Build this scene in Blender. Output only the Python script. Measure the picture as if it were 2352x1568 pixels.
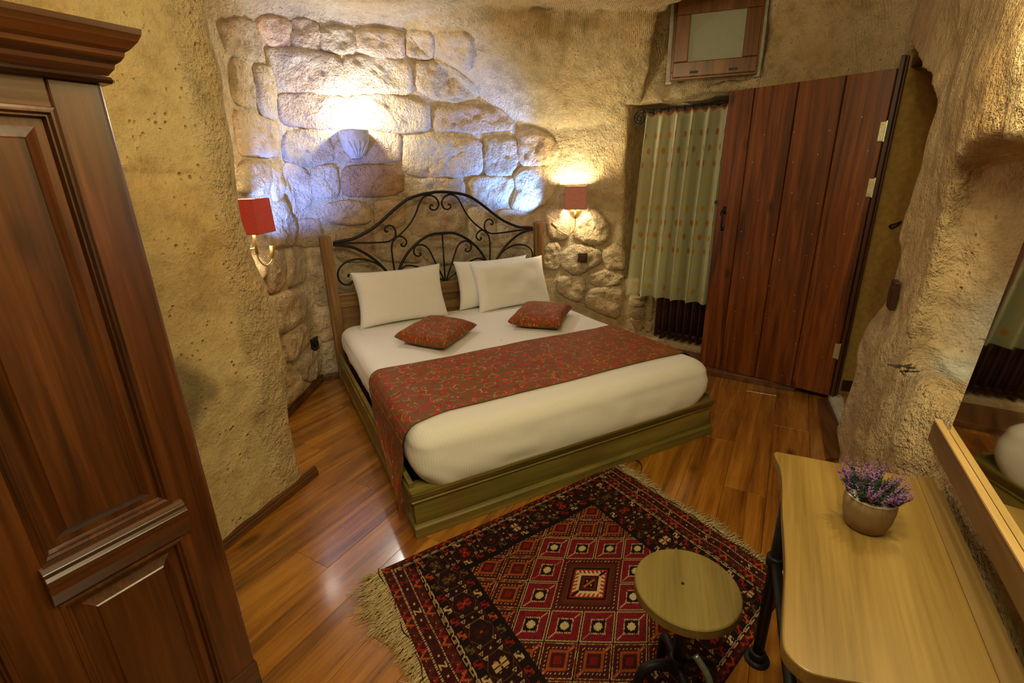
import bpy, bmesh, math, random
import numpy as np
from mathutils import Vector, Matrix
PI = math.pi
sc = bpy.context.scene
for o in list(bpy.data.objects): bpy.data.objects.remove(o)
COL = sc.collection

# ---------------------------------------------------------------- camera
cam = bpy.data.cameras.new('camera'); cam_o = bpy.data.objects.new('camera', cam); COL.objects.link(cam_o)
cf = Vector((0.43493213, 0.84130108, -0.32100861)); cr = Vector((0.88452218, -0.46594464, -0.02271781)); cu = Vector((0.16868476, 0.27405853, 0.94680377))
CAMP = Vector((-0.42226612, -3.70707631, 1.48706305))
m = Matrix(((cr.x, cu.x, -cf.x, CAMP.x), (cr.y, cu.y, -cf.y, CAMP.y), (cr.z, cu.z, -cf.z, CAMP.z), (0, 0, 0, 1)))
cam_o.matrix_world = m
cam.sensor_width = 36.0; cam.lens = 1094.6/2352*36.0; cam.clip_start = 0.02
cam.dof.use_dof = False
sc.camera = cam_o

# ---------------------------------------------------------------- exposure, world, lights
sc.view_settings.view_transform = 'Standard'; sc.view_settings.look = 'None'
sc.view_settings.gamma = 1.0; sc.view_settings.use_curve_mapping = False
sc.view_settings.exposure = 0.38
try:
    sc.cycles.max_bounces = 7; sc.cycles.diffuse_bounces = 4; sc.cycles.glossy_bounces = 4; sc.cycles.transparent_max_bounces = 12
    sc.cycles.use_denoising = True; sc.cycles.sample_clamp_indirect = 4.0
except Exception: pass
w = bpy.data.worlds.new('room_dark'); sc.world = w; w.use_nodes = True
w.node_tree.nodes['Background'].inputs[0].default_value = (0.9, 0.72, 0.42, 1); w.node_tree.nodes['Background'].inputs[1].default_value = 0.02

def light(name, kind, loc, energy, color, size=0.05, target=None, spot=None, blend=.4, size_y=None, spread=None):
    l = bpy.data.lights.new(name, kind); l.energy = energy; l.color = color
    if kind in ('POINT', 'SPOT'): l.shadow_soft_size = size
    if kind == 'AREA':
        l.size = size
        if size_y: l.shape = 'RECTANGLE'; l.size_y = size_y
        if spread: l.spread = spread
    if kind == 'SPOT': l.spot_size = spot; l.spot_blend = blend
    o = bpy.data.objects.new(name, l); COL.objects.link(o); o.location = loc
    if target is not None: o.rotation_euler = (Vector(target)-Vector(loc)).to_track_quat('-Z', 'Y').to_euler()
    return o
#LIGHTS
light('sconce_light_above_mirror', 'POINT', (.94, -3.215, 1.92), 12, (1.0, .87, .46), .03)
light('spot_lamp_over_table', 'POINT', (.22, -3.38, 2.30), 15, (1.0, .88, .48), .05)
light('overhead_fill_light', 'AREA', (-.35, -3.3, 2.55), 15, (1.0, .90, .54), .6, (-.1, -2.2, 0))  # soft fill added overhead near the camera to lift shadows, no known lamp
light('uplight_bulb', 'POINT', (.325, -.02, 1.91), 12, (1.0, .96, .86), .02)
light('right_lamp_bulb', 'POINT', (2.03, -.215, 1.37), 15, (1.0, .87, .48), .03)
light('left_lamp_bulb', 'POINT', (-.44, -.73, 1.36), 14, (1.0, .88, .58), .03)
light('right_reading_led', 'SPOT', (1.83, -.14, 1.13), 85, (.13, .32, 1.0), .01, (1.40, .15, 1.68), 1.35, 1.0)
light('left_reading_led', 'SPOT', (-.34, -.60, 1.17), 85, (.13, .27, 1.0), .01, (-.14, .08, 1.62), 1.3, 1.0)
#ENDLIGHTS

# ---------------------------------------------------------------- cave shape
def _hash(ix, iy, iz, seed):
    h = (ix.astype(np.int64)*374761393 + iy.astype(np.int64)*668265263 + iz.astype(np.int64)*2147483647 + seed*974634777) & 0xffffffff
    h = ((h ^ (h >> 13))*1274126177) & 0xffffffff
    h = ((h ^ (h >> 16))*2246822519) & 0xffffffff
    return ((h ^ (h >> 15)) & 0xffffff)/float(0xffffff)*2-1

def vnoise(x, y, z, seed=0):
    x = np.asarray(x, float); y = np.asarray(y, float); z = np.asarray(z, float)
    ix, iy, iz = np.floor(x), np.floor(y), np.floor(z)
    fx, fy, fz = x-ix, y-iy, z-iz
    fx, fy, fz = fx*fx*(3-2*fx), fy*fy*(3-2*fy), fz*fz*(3-2*fz)
    r = 0
    for a in (0, 1):
        wa = fx if a else 1-fx
        for b in (0, 1):
            wb = fy if b else 1-fy
            for c in (0, 1):
                wc = fz if c else 1-fz
                r = r + wa*wb*wc*_hash(ix+a, iy+b, iz+c, seed)
    return r

def fbm(x, y, z, s, oct=3, seed=0):
    r = 0; a = 1.0
    for k in range(oct):
        r = r + a*vnoise(x*s+7.3*k, y*s-3.1*k, z*s+1.7*k, seed+k); s *= 2.03; a *= 0.5
    return r

def smax(a, b, k):
    h = np.clip(0.5+0.5*(a-b)/k, 0, 1)
    return b*(1-h)+a*h + k*h*(1-h)
def smin(a, b, k): return -smax(-a, -b, k)
def bx3(a, lo, hi): return np.maximum(lo-a, a-hi)
def sstep(x, a, b):
    t = np.clip((x-a)/(b-a), 0, 1); return t*t*(3-2*t)

def coords(x, y):
    return dict(back=y-0.15, diag=.552*(x-1.75)+.834*(y-.15), win=.922*(x-2.75)+.387*(y+1.03),
                R=.536*(x-.94)-.844*(y+3.31)-.03, s=.844*(x-.94)+.536*(y+3.31),
                left=-.89*(x+.47)+.456*(y+.465), rear=-(y+4.9), t=(x-2.45)*.387-(y+.31)*.922,
                f=.686*(x+.45)-.727*(y+1.31), e=-.727*(x+.45)-.686*(y+1.31),
                wa=(x-2.69)*.71-(y+.945)*.70, wb=(x-2.69)*.70+(y+.945)*.71)

def cave(x, y, z, fine=True, column=True):
    """signed distance: negative in the room's air, positive in the rock"""
    q = coords(x, y)
    lo = fbm(x, y, z, 1.3, 2, 3)*.035
    R = q['R'] + .05*sstep(z, .95, .7)*sstep(q['s'], .12, .3) + .03*sstep(z, 1.44, 1.52)*sstep(z, 1.95, 1.7)*sstep(q['s'], .95, .45)
    d = smax(q['back'], q['left'], .10)
    d = smax(d, q['diag']-.0, .25)
    d = smax(d, q['win'], .10)
    d = smax(d, R, .12)
    d = np.maximum(d, q['rear'])
    hc = 2.56 + .25*sstep(y, -.9, -2.4) + lo*.6
    d = smax(d, z-hc, .13)
    # rounded cove where the vault meets the near right wall and the door wall
    # foreground buttress on the left
    e = q['e'] + .080 - .052*np.exp(-((z-1.35)/.35)**2) + .01*np.exp(-np.clip(z, 0, 3)/.12) - .05*sstep(z, .9, .3) - .03*sstep(z, 1.9, 2.1) + .02*np.sin(z*3.1+.6)
    colm = smax(smax(q['f']-.02*np.exp(-np.clip(z, 0, 3)/.15), -e, .09), -(q['f']+.5), .1)
    if column: d = smax(d, -colm, .05)
    # overhanging boulder above the lamp
    bx, by = x-2.0, y+.02
    ba = bx*.83-by*.55; wo = -smax(q['back'], q['diag'], .25)
    z0 = 1.93+.13*(np.clip(ba, -2, 2)/.5)**2*np.where(ba < 0, 1.0, .45)
    bl = smax(smax(wo-.05-(z-z0)*1.15, z0-.05-z, .05)/1.3, ba-.63, .05)
    d = smax(d, -smax(bl, wo-.62, .12), .018)
    # recess behind the curtain
    c = np.maximum(np.maximum(bx3(q['t'], .03, 1.0), bx3(q['win'], -.2, .42)), bx3(z, .6, 2.06))
    d = smin(d, c, .03)
    # recess of the small window
    c = np.maximum(np.maximum(bx3(q['t'], .20, 1.0), bx3(q['win'], -.2, .13)), bx3(z, .1, .7)); d = smin(d, c, .03)
    c = np.maximum(np.maximum(bx3(q['wa'], -.34, .33), bx3(q['wb'], -.35, .05)), bx3(z, 2.12, 2.85))
    d = smin(d, c, .02)
    # arched doorway
    s0 = np.interp(z, [0, .57, 1.0, 1.3, 1.7, 1.8, 1.95, 2.05, 2.2], [1.50, 1.52, 1.44, 1.42, 1.34, 1.42, 1.78, 2.12, 2.5])
    c = np.maximum(np.maximum(bx3(q['s'], s0, 2.40), bx3(q['R'], -.3, 1.5)), z-2.14)
    d = smin(d, c, .05)
    # niche with a sill in the near right wall
    c = smax(smax(bx3(q['s'], -.1, .80), bx3(q['R'], -.2, .06+.22*sstep(q['s'], .85, .45)), .05), bx3(z, .885, 1.50+.05*np.sin(q['s']*4)), .03)
    d = smin(d, c, .035)
    # vertical furrows of the broken rock under the niche
    d = d + (.016*np.sin(q['s']*16+z*5+2*np.sin(z*4))-.01)*sstep(z, .95, .8)*sstep(q['R'], -.3, -.1)*sstep(q['s'], .1, .3)
    if fine:
        near = np.abs(d) < .25
        amp = np.where(q['back'] > -.3, .5, 1.0)
        n = np.zeros_like(d)
        xs, ys, zs = x[near], y[near], z[near]
        n[near] = fbm(xs, ys, zs, 1.6, 2, 11)*.022 + fbm(xs, ys, zs, 5.5, 3, 21)*.0085
        d = d + n*amp
        up = sstep(x, 1.0, 1.4)*sstep(z, 1.85, 2.0)*sstep(y, -1.6, -1.2)+.7*sstep(q['R'], -.3, -.1)*sstep(q['s'], .0, .3)
        d = d + up*(.012*fbm(x, y, z, 8.0, 2, 71)+.010*np.abs(vnoise(x*5, y*5, z*11, 81)))
        d = d - .012*np.exp(-((z-1.52-.04*q['e'])/.012)**2)*(q['f'] > -.2)*(q['e'] > 0)*(q['s'] < -.3)
    return np.maximum(d, -.12-z)

def cave_grad(P):
    P = np.asarray(P, float); g = np.zeros_like(P); h = .012
    for k in range(3):
        A = P.copy(); B = P.copy(); A[:, k] += h; B[:, k] -= h
        g[:, k] = cave(A[:, 0], A[:, 1], A[:, 2])-cave(B[:, 0], B[:, 1], B[:, 2])
    return g/(np.linalg.norm(g, axis=1)[:, None]+1e-9)

def surface_nets(V, org, h):
    S = V < 0
    nx, ny, nz = V.shape
    acc = np.zeros((nx-1, ny-1, nz-1, 3), np.float32); cnt = np.zeros((nx-1, ny-1, nz-1), np.float32)
    for ax in range(3):
        sl0 = [slice(None)]*3; sl1 = [slice(None)]*3; sl0[ax] = slice(0, -1); sl1[ax] = slice(1, None)
        a, b = V[tuple(sl0)], V[tuple(sl1)]
        cr = (a < 0) != (b < 0)
        I = np.argwhere(cr); t = (a[cr]/(a[cr]-b[cr]))
        pos = I.astype(np.float32).copy(); pos[:, ax] += t
        o = [k for k in range(3) if k != ax]
        for du in (0, -1):
            for dv in (0, -1):
                J = I.copy(); J[:, o[0]] += du; J[:, o[1]] += dv
                ok = (J >= 0).all(1) & (J[:, 0] < nx-1) & (J[:, 1] < ny-1) & (J[:, 2] < nz-1)
                Jk = J[ok]
                np.add.at(acc, (Jk[:, 0], Jk[:, 1], Jk[:, 2]), pos[ok]); np.add.at(cnt, (Jk[:, 0], Jk[:, 1], Jk[:, 2]), 1)
    m = cnt > 0
    idx = -np.ones(cnt.shape, np.int64); idx[m] = np.arange(m.sum())
    verts = acc[m]/cnt[m][:, None]*h+np.array(org)
    quads = []
    for ax in range(3):
        sl0 = [slice(None)]*3; sl1 = [slice(None)]*3; sl0[ax] = slice(0, -1); sl1[ax] = slice(1, None)
        a, b = S[tuple(sl0)], S[tuple(sl1)]
        for sgn in (0, 1):
            I = np.argwhere((a & ~b) if sgn == 0 else (~a & b))
            o = [(ax+1) % 3, (ax+2) % 3]
            ok = (I[:, o[0]] > 0) & (I[:, o[1]] > 0) & (I[:, o[0]] < V.shape[o[0]]-1) & (I[:, o[1]] < V.shape[o[1]]-1)
            I = I[ok]; c = []
            for du, dv in ((-1, -1), (0, -1), (0, 0), (-1, 0)):
                J = I.copy(); J[:, o[0]] += du; J[:, o[1]] += dv; c.append(idx[J[:, 0], J[:, 1], J[:, 2]])
            q = np.stack(c, 1)
            if sgn == 0: q = q[:, ::-1]
            quads.append(q)
    return verts, np.concatenate(quads)

STONES = [[[-0.219,0.02,2.423],[-0.153,0.103,2.49],[-0.021,0.14,2.497],[-0.001,0.147,2.459],[-0.022,0.148,2.359],[-0.159,0.112,2.351]],[[0.02,0.141,2.495],[0.098,0.134,2.508],[0.165,0.138,2.482],[0.163,0.148,2.347],[-0.001,0.147,2.358]],[[0.189,0.142,2.472],[0.396,0.139,2.485],[0.395,0.147,2.35],[0.177,0.148,2.345]],[[0.42,0.137,2.492],[0.742,0.13,2.504],[0.729,0.145,2.333],[0.415,0.146,2.346]],[[0.767,0.13,2.501],[0.901,-0.046,2.473],[0.958,0.146,2.368],[0.903,0.15,2.353],[0.768,0.146,2.364]],[[0.93,-0.087,2.466],[1.091,-0.263,2.44],[1.188,-0.013,2.275],[1.07,0.042,2.322],[0.985,-0.031,2.406]],[[-0.184,0.088,2.312],[0.007,0.147,2.341],[0.229,0.147,2.318],[0.298,0.149,2.274],[0.274,0.149,2.135],[0.217,0.15,2.077],[-0.085,0.153,2.091],[-0.148,0.125,2.125],[-0.175,0.102,2.215]],[[0.314,0.149,2.304],[0.532,0.144,2.342],[0.773,0.147,2.309],[0.775,0.152,2.109],[0.47,0.151,2.107],[0.348,0.154,2.084],[0.3,0.15,2.156]],[[0.827,0.149,2.325],[1.038,0.104,2.32],[1.136,0.076,2.267],[1.259,0.072,2.188],[1.321,0.155,2.109],[1.104,0.154,2.074],[0.928,0.151,2.104],[0.822,0.151,2.149]],[[-0.142,0.132,2.059],[0.087,0.151,2.074],[0.303,0.153,2.06],[0.284,0.153,1.887],[0.188,0.151,1.867],[-0.12,0.145,1.876],[-0.156,0.125,1.915]],[[0.328,0.153,2.069],[0.505,0.151,2.095],[0.786,0.153,2.071],[0.901,0.15,2.04],[0.89,0.15,1.863],[0.687,0.155,1.846],[0.481,0.156,1.866],[0.305,0.152,1.887]],[[0.928,0.15,2.02],[1.175,0.153,2.046],[1.5,0.112,2.035],[1.586,0.112,1.973],[1.601,0.114,1.881],[1.342,0.151,1.866],[0.929,0.15,1.863]],[[-0.129,0.138,1.823],[-0.001,0.156,1.838],[0.139,0.152,1.787],[0.16,0.15,1.659],[0.003,0.149,1.616],[-0.16,0.111,1.644],[-0.17,0.106,1.732]],[[0.18,0.151,1.761],[0.278,0.151,1.797],[0.617,0.155,1.839],[0.658,0.155,1.815],[0.647,0.155,1.642],[0.405,0.151,1.64],[0.185,0.15,1.644]],[[0.682,0.155,1.822],[0.939,0.151,1.807],[1.328,0.15,1.807],[1.323,0.152,1.537],[1.066,0.15,1.531],[0.881,0.152,1.518],[0.666,0.156,1.554]],[[1.355,0.149,1.807],[1.623,0.112,1.821],[1.638,0.109,1.633],[1.586,0.127,1.533],[1.343,0.152,1.534]],[[1.656,0.104,1.848],[1.792,0.06,1.881],[1.912,0.011,1.818],[1.978,-0.023,1.724],[1.929,0.003,1.628],[1.789,0.059,1.606],[1.694,0.096,1.604],[1.653,0.104,1.681]],[[-0.181,0.091,1.621],[-0.09,0.143,1.613],[-0.025,0.147,1.546],[-0.037,0.14,1.374],[-0.182,0.07,1.293],[-0.19,0.063,1.353],[-0.209,0.031,1.483]],[[0.005,0.149,1.592],[0.162,0.149,1.612],[0.153,0.145,1.409],[-0.011,0.142,1.406],[-0.01,0.145,1.496]],[[0.238,0.149,1.608],[0.644,0.155,1.605],[0.638,0.155,1.406],[0.201,0.145,1.399],[0.197,0.148,1.512]],[[0.662,0.155,1.515],[0.744,0.153,1.504],[1.149,0.153,1.496],[1.157,0.159,1.327],[0.903,0.156,1.323],[0.655,0.155,1.369]],[[1.216,0.153,1.508],[1.585,0.127,1.508],[1.6,0.126,1.43],[1.514,0.142,1.288],[1.219,0.158,1.317]],[[1.616,0.121,1.511],[1.686,0.099,1.58],[1.863,0.03,1.583],[1.946,-0.001,1.511],[1.948,0.002,1.41],[1.887,0.034,1.294],[1.736,0.09,1.217],[1.579,0.128,1.256],[1.645,0.115,1.403]],[[0.066,0.138,1.342],[0.192,0.142,1.359],[0.37,0.153,1.335],[0.356,0.15,1.197],[0.1,0.139,1.213],[0.053,0.136,1.253]],[[0.415,0.153,1.356],[0.636,0.157,1.347],[0.623,0.157,1.181],[0.532,0.155,1.153],[0.407,0.152,1.194]],[[0.114,0.137,1.158],[0.299,0.146,1.161],[0.368,0.149,1.127],[0.333,0.145,0.918],[0.092,0.143,0.934]],[[0.388,0.15,1.126],[0.612,0.155,1.11],[0.687,0.157,0.986],[0.738,0.155,0.854],[0.382,0.148,0.923]],[[0.656,0.156,1.31],[1.152,0.159,1.306],[1.15,0.158,1.081],[0.71,0.156,1.076],[0.65,0.156,1.172]],[[1.189,0.158,1.28],[1.409,0.151,1.259],[1.412,0.147,0.962],[1.179,0.157,0.972]],[[1.456,0.148,1.232],[1.729,0.092,1.221],[1.737,0.088,0.943],[1.465,0.143,0.94]],[[0.724,0.157,1.026],[1.135,0.159,1.02],[1.173,0.158,0.86],[1.052,0.156,0.816],[0.797,0.154,0.852]],[[1.21,0.156,0.933],[1.678,0.106,0.891],[1.693,0.101,0.62],[1.216,0.156,0.664]],[[-0.141,0.108,1.244],[-0.013,0.138,1.235],[-0.006,0.14,1.131],[-0.037,0.143,1.06],[-0.162,0.099,1.074],[-0.169,0.09,1.168]],[[-0.113,0.132,1.045],[-0.023,0.142,1.036],[-0.01,0.147,0.904],[-0.01,0.142,0.795],[-0.126,0.127,0.879]],[[-0.095,0.139,0.792],[0.001,0.143,0.827],[0.014,0.143,0.665],[0.006,0.145,0.586],[-0.111,0.133,0.626]],[[-0.128,0.124,0.582],[0.019,0.145,0.581],[0.01,0.148,0.345],[-0.11,0.134,0.32],[-0.146,0.11,0.464]],[[-0.114,0.135,0.294],[0.012,0.149,0.305],[0.001,0.153,0.046],[-0.135,0.133,0.056]],[[-0.394,-0.351,1.102],[-0.292,-0.132,1.048],[-0.304,-0.175,0.938],[-0.336,-0.232,0.874],[-0.396,-0.325,0.838],[-0.429,-0.391,0.863],[-0.425,-0.399,0.984]],[[-0.266,-0.08,1.069],[-0.162,0.1,1.052],[-0.154,0.111,0.968],[-0.178,0.092,0.822],[-0.295,-0.154,0.835],[-0.302,-0.169,0.883]],[[-0.47,-0.463,0.843],[-0.399,-0.33,0.816],[-0.256,-0.045,0.785],[-0.191,0.074,0.703],[-0.214,0.029,0.583],[-0.3,-0.139,0.546],[-0.384,-0.291,0.568],[-0.467,-0.464,0.588],[-0.479,-0.479,0.696]],[[-0.382,-0.29,0.543],[-0.254,-0.048,0.538],[-0.24,-0.03,0.384],[-0.342,-0.21,0.348],[-0.381,-0.296,0.351],[-0.4,-0.328,0.447]],[[-0.478,-0.486,0.533],[-0.405,-0.334,0.486],[-0.411,-0.359,0.387],[-0.48,-0.483,0.412]],[[-0.338,-0.209,0.301],[-0.246,-0.038,0.308],[-0.158,0.107,0.257],[-0.17,0.106,0.103],[-0.241,-0.018,0.082],[-0.316,-0.179,0.168]],[[-0.467,-0.463,0.379],[-0.387,-0.312,0.323],[-0.338,-0.225,0.183],[-0.344,-0.243,0.097],[-0.449,-0.439,0.1],[-0.464,-0.465,0.213]],[[-0.478,-0.48,1.095],[-0.426,-0.399,1.025],[-0.43,-0.407,0.986],[-0.485,-0.495,0.964]],[[-0.489,-0.501,0.928],[-0.442,-0.425,0.917],[-0.448,-0.425,0.852],[-0.481,-0.485,0.849]],[[-0.42,-0.362,2.322],[-0.239,-0.017,2.434],[-0.202,0.056,2.365],[-0.218,0.035,2.236],[-0.402,-0.31,2.188],[-0.404,-0.322,2.24]],[[-0.388,-0.278,2.165],[-0.297,-0.124,2.159],[-0.291,-0.104,2.048],[-0.333,-0.171,1.935],[-0.414,-0.349,1.945]],[[-0.274,-0.075,2.17],[-0.175,0.102,2.21],[-0.161,0.116,2.122],[-0.182,0.096,1.953],[-0.19,0.088,1.908],[-0.281,-0.085,1.908],[-0.279,-0.082,2.021]],[[-0.424,-0.377,1.89],[-0.314,-0.147,1.89],[-0.187,0.094,1.879],[-0.215,0.045,1.674],[-0.298,-0.124,1.673],[-0.424,-0.355,1.661],[-0.429,-0.373,1.743]],[[-0.446,-0.394,1.612],[-0.287,-0.104,1.63],[-0.288,-0.109,1.57],[-0.318,-0.17,1.449],[-0.479,-0.502,1.457]],[[-0.28,-0.091,1.597],[-0.228,0.01,1.575],[-0.22,0.014,1.491],[-0.242,-0.031,1.417],[-0.289,-0.121,1.396],[-0.294,-0.124,1.493]],[[-0.295,-0.136,1.364],[-0.239,-0.025,1.406],[-0.185,0.07,1.222],[-0.207,0.037,1.096],[-0.31,-0.177,1.112],[-0.349,-0.259,1.118]],[[2.127,-0.098,1.058],[2.19,-0.138,1.16],[2.265,-0.182,1.207],[2.341,-0.253,1.083],[2.347,-0.252,0.975],[2.27,-0.191,0.929],[2.126,-0.096,0.985]],[[2.019,-0.033,0.835],[2.131,-0.099,0.9],[2.297,-0.21,0.859],[2.298,-0.215,0.756],[2.2,-0.151,0.709],[2.134,-0.103,0.653],[2.021,-0.033,0.731]],[[2.332,-0.237,0.843],[2.405,-0.324,0.916],[2.448,-0.352,0.815],[2.456,-0.35,0.724],[2.367,-0.27,0.709]],[[2.234,-0.169,0.648],[2.363,-0.265,0.665],[2.46,-0.351,0.64],[2.43,-0.349,0.579],[2.331,-0.243,0.551],[2.25,-0.178,0.57]],[[1.995,-0.023,0.61],[2.175,-0.13,0.607],[2.178,-0.131,0.455],[2.137,-0.107,0.405],[1.996,-0.023,0.499]],[[2.23,-0.161,0.487],[2.448,-0.375,0.529],[2.436,-0.342,0.254],[2.333,-0.236,0.3],[2.217,-0.158,0.35]],[[1.895,0.032,1.215],[2.05,-0.048,1.211],[2.053,-0.05,0.987],[1.921,0.02,0.99]],[[1.894,0.03,0.921],[1.98,-0.012,0.918],[1.982,-0.011,0.711],[1.875,0.036,0.731]],[[2.492,-0.454,0.453],[2.666,-0.537,0.447],[2.666,-0.54,0.237],[2.51,-0.471,0.29]],[[2.513,-0.471,0.252],[2.666,-0.545,0.192],[2.667,-0.539,0.123],[2.526,-0.484,0.195]]]
IRON = {'arch':[(0.054,1.085),(0.106,1.093),(0.188,1.101),(0.274,1.133),(0.354,1.173),(0.438,1.232),(0.532,1.303),(0.625,1.363),(0.708,1.39),(0.784,1.403),(0.859,1.411),(0.89,1.41)],'lower':[(0.052,1.071),(0.123,1.059),(0.194,1.037),(0.272,0.988),(0.335,0.935),(0.384,0.879),(0.426,0.822),(0.457,0.77)],'bar':[(0.054,1.08),(0.206,1.072),(0.327,1.064),(0.435,1.062),(0.476,1.072),(0.507,1.097),(0.515,1.128),(0.505,1.163),(0.48,1.18),(0.456,1.178),(0.438,1.164),(0.436,1.145),(0.447,1.136),(0.457,1.145)],'scroll':[(0.475,0.768),(0.478,0.821),(0.474,0.878),(0.471,0.942),(0.471,1.006),(0.482,1.052),(0.509,1.082),(0.531,1.099),(0.579,1.135),(0.633,1.186),(0.679,1.25),(0.71,1.31),(0.738,1.359),(0.774,1.384),(0.816,1.387),(0.856,1.366),(0.874,1.326),(0.863,1.292),(0.836,1.277),(0.807,1.286),(0.801,1.306),(0.814,1.316),(0.824,1.309)],'curl':[(0.496,1.067),(0.518,1.093),(0.551,1.096),(0.581,1.076),(0.592,1.048),(0.576,1.021),(0.555,1.02),(0.546,1.033),(0.56,1.04)],'inner':[(0.488,0.766),(0.507,0.826),(0.538,0.888),(0.586,0.956),(0.65,1.015),(0.721,1.062),(0.8,1.092),(0.887,1.096)],'fan':[(0.879,0.709),(0.847,0.79),(0.809,0.878),(0.773,0.964),(0.742,1.004),(0.709,1.019),(0.675,1.017),(0.648,0.995),(0.643,0.959),(0.664,0.935),(0.689,0.935),(0.696,0.95),(0.683,0.957)],'outer':[(0.447,0.791),(0.411,0.84),(0.369,0.888),(0.31,0.926),(0.251,0.947),(0.191,0.953),(0.13,0.939),(0.082,0.909),(0.057,0.866),(0.058,0.815),(0.086,0.777),(0.131,0.77),(0.161,0.799),(0.157,0.831),(0.136,0.845),(0.125,0.835),(0.134,0.826)],'small':[(0.879,0.709),(0.809,0.756),(0.742,0.801),(0.693,0.835),(0.636,0.858),(0.586,0.867),(0.543,0.855),(0.528,0.828)]}

# ---------------------------------------------------------------- helpers
def tag(o, label=None, cat=None, group=None, kind=None):
    if label: o['label'] = label
    if cat: o['category'] = cat
    if group: o['group'] = group
    if kind: o['kind'] = kind
    return o
def empty(name, loc, label, cat, group=None):
    o = bpy.data.objects.new(name, None); COL.objects.link(o); o.location = loc; o.empty_display_size = .1
    return tag(o, label, cat, group)
def wloc(o):
    v = Vector((0, 0, 0))
    while o is not None: v += o.location; o = o.parent
    return v
def bevel(o, w=.004, seg=2):
    md = o.modifiers.new('bevel', 'BEVEL'); md.width = w; md.segments = seg; md.limit_method = 'ANGLE'; md.angle_limit = .7
    return o
class MB:
    """collects world-space geometry; build() links it as one object"""
    def __init__(s): s.v = []; s.f = []
    def add(s, vs, fs):
        n = len(s.v); s.v += [tuple(map(float, q)) for q in vs]; s.f += [tuple(n+i for i in f) for f in fs]; return s
    def box(s, c, size, rz=0, M=None):
        x, y, z = [q/2 for q in size]; vs = []
        for sx, sy, sz in ((-1,-1,-1),(1,-1,-1),(1,1,-1),(-1,1,-1),(-1,-1,1),(1,-1,1),(1,1,1),(-1,1,1)):
            p = Vector((sx*x, sy*y, sz*z))
            if M: p = M @ p
            if rz: p = Matrix.Rotation(rz, 3, 'Z') @ p
            vs.append(p+Vector(c))
        return s.add(vs, [(0,3,2,1),(4,5,6,7),(0,1,5,4),(1,2,6,5),(2,3,7,6),(3,0,4,7)])
    def prism(s, poly, z0, z1):
        n = len(poly)
        a = sum(poly[i][0]*poly[(i+1) % n][1]-poly[(i+1) % n][0]*poly[i][1] for i in range(n))
        if a < 0: poly = poly[::-1]
        s.add([(p[0], p[1], z0) for p in poly]+[(p[0], p[1], z1) for p in poly],
              [tuple(range(n))[::-1], tuple(range(n, 2*n))]+[(i, (i+1) % n, n+(i+1) % n, n+i) for i in range(n)])
        return s
    def ext(s, prof, A, B, U, V):
        """profile [(u,v)] (closed) swept from A to B with axes U,V"""
        n = len(prof); U = Vector(U); V = Vector(V); A = Vector(A); B = Vector(B)
        vs = [A+U*u+V*v for u, v in prof]+[B+U*u+V*v for u, v in prof]
        s.add(vs, [tuple(range(n))[::-1], tuple(range(n, 2*n))]+[(i, (i+1) % n, n+(i+1) % n, n+i) for i in range(n)]); return s
    def tube(s, pts, r, n=10, cap=True, closed=False):
        pts = [Vector(p) for p in pts]; N = len(pts)
        rr = r if isinstance(r, (list, tuple)) else [r]*N
        T = [(pts[(i+1) % N if closed else min(i+1, N-1)]-pts[(i-1) % N if closed else max(i-1, 0)]).normalized() for i in range(N)]
        u = T[0].orthogonal().normalized(); vs = []
        for i in range(N):
            u = (u-T[i]*u.dot(T[i])).normalized(); v = T[i].cross(u)
            for k in range(n):
                a = 2*PI*k/n; vs.append(pts[i]+(u*math.cos(a)+v*math.sin(a))*rr[i])
        fs = []
        for i in range(N if closed else N-1):
            j = (i+1) % N
            for k in range(n): fs.append((i*n+k, i*n+(k+1) % n, j*n+(k+1) % n, j*n+k))
        if cap and not closed: fs += [tuple(range(n))[::-1], tuple(range((N-1)*n, N*n))]
        return s.add(vs, fs)
    def lathe(s, prof, c, n=24, M=None):
        """profile [(r,z)]"""
        vs = []
        for r, z in prof:
            for k in range(n):
                a = 2*PI*k/n; p = Vector((r*math.cos(a), r*math.sin(a), z))
                if M: p = M @ p
                vs.append(p+Vector(c))
        fs = []
        for i in range(len(prof)-1):
            for k in range(n): fs.append((i*n+k, i*n+(k+1) % n, (i+1)*n+(k+1) % n, (i+1)*n+k))
        if prof[0][0] > 1e-5: fs.append(tuple(range(n))[::-1])
        if prof[-1][0] > 1e-5: fs.append(tuple(range((len(prof)-1)*n, len(prof)*n)))
        return s.add(vs, fs)
    def build(s, name, mat, parent=None, smooth=False, bev=None, col=None):
        me = bpy.data.meshes.new(name); o = bpy.data.objects.new(name, me)
        off = wloc(parent) if parent is not None else Vector((0, 0, 0))
        me.from_pydata([tuple(Vector(p)-off) for p in s.v], [], s.f); me.update()
        if smooth: me.shade_smooth() if hasattr(me, 'shade_smooth') else [setattr(p, 'use_smooth', True) for p in me.polygons]
        me.materials.append(mat); COL.objects.link(o)
        if parent is not None: o.parent = parent
        if bev: bevel(o, bev)
        if col is not None:
            at = me.color_attributes.new('tint', 'FLOAT_COLOR', 'POINT')
            c = np.ones((len(me.vertices), 4), np.float32); c[:, :3] = col; at.data.foreach_set('color', c.ravel())
        return o
def catmull(pts, n=6):
    P = [Vector(p) for p in pts]; out = []
    for i in range(len(P)-1):
        a, b, c, d = P[max(i-1, 0)], P[i], P[i+1], P[min(i+2, len(P)-1)]
        for k in range(n):
            t = k/n; out.append(.5*((2*b)+(c-a)*t+(2*a-5*b+4*c-d)*t*t+(3*b-a-3*c+d)*t**3))
    out.append(P[-1]); return out
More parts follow.
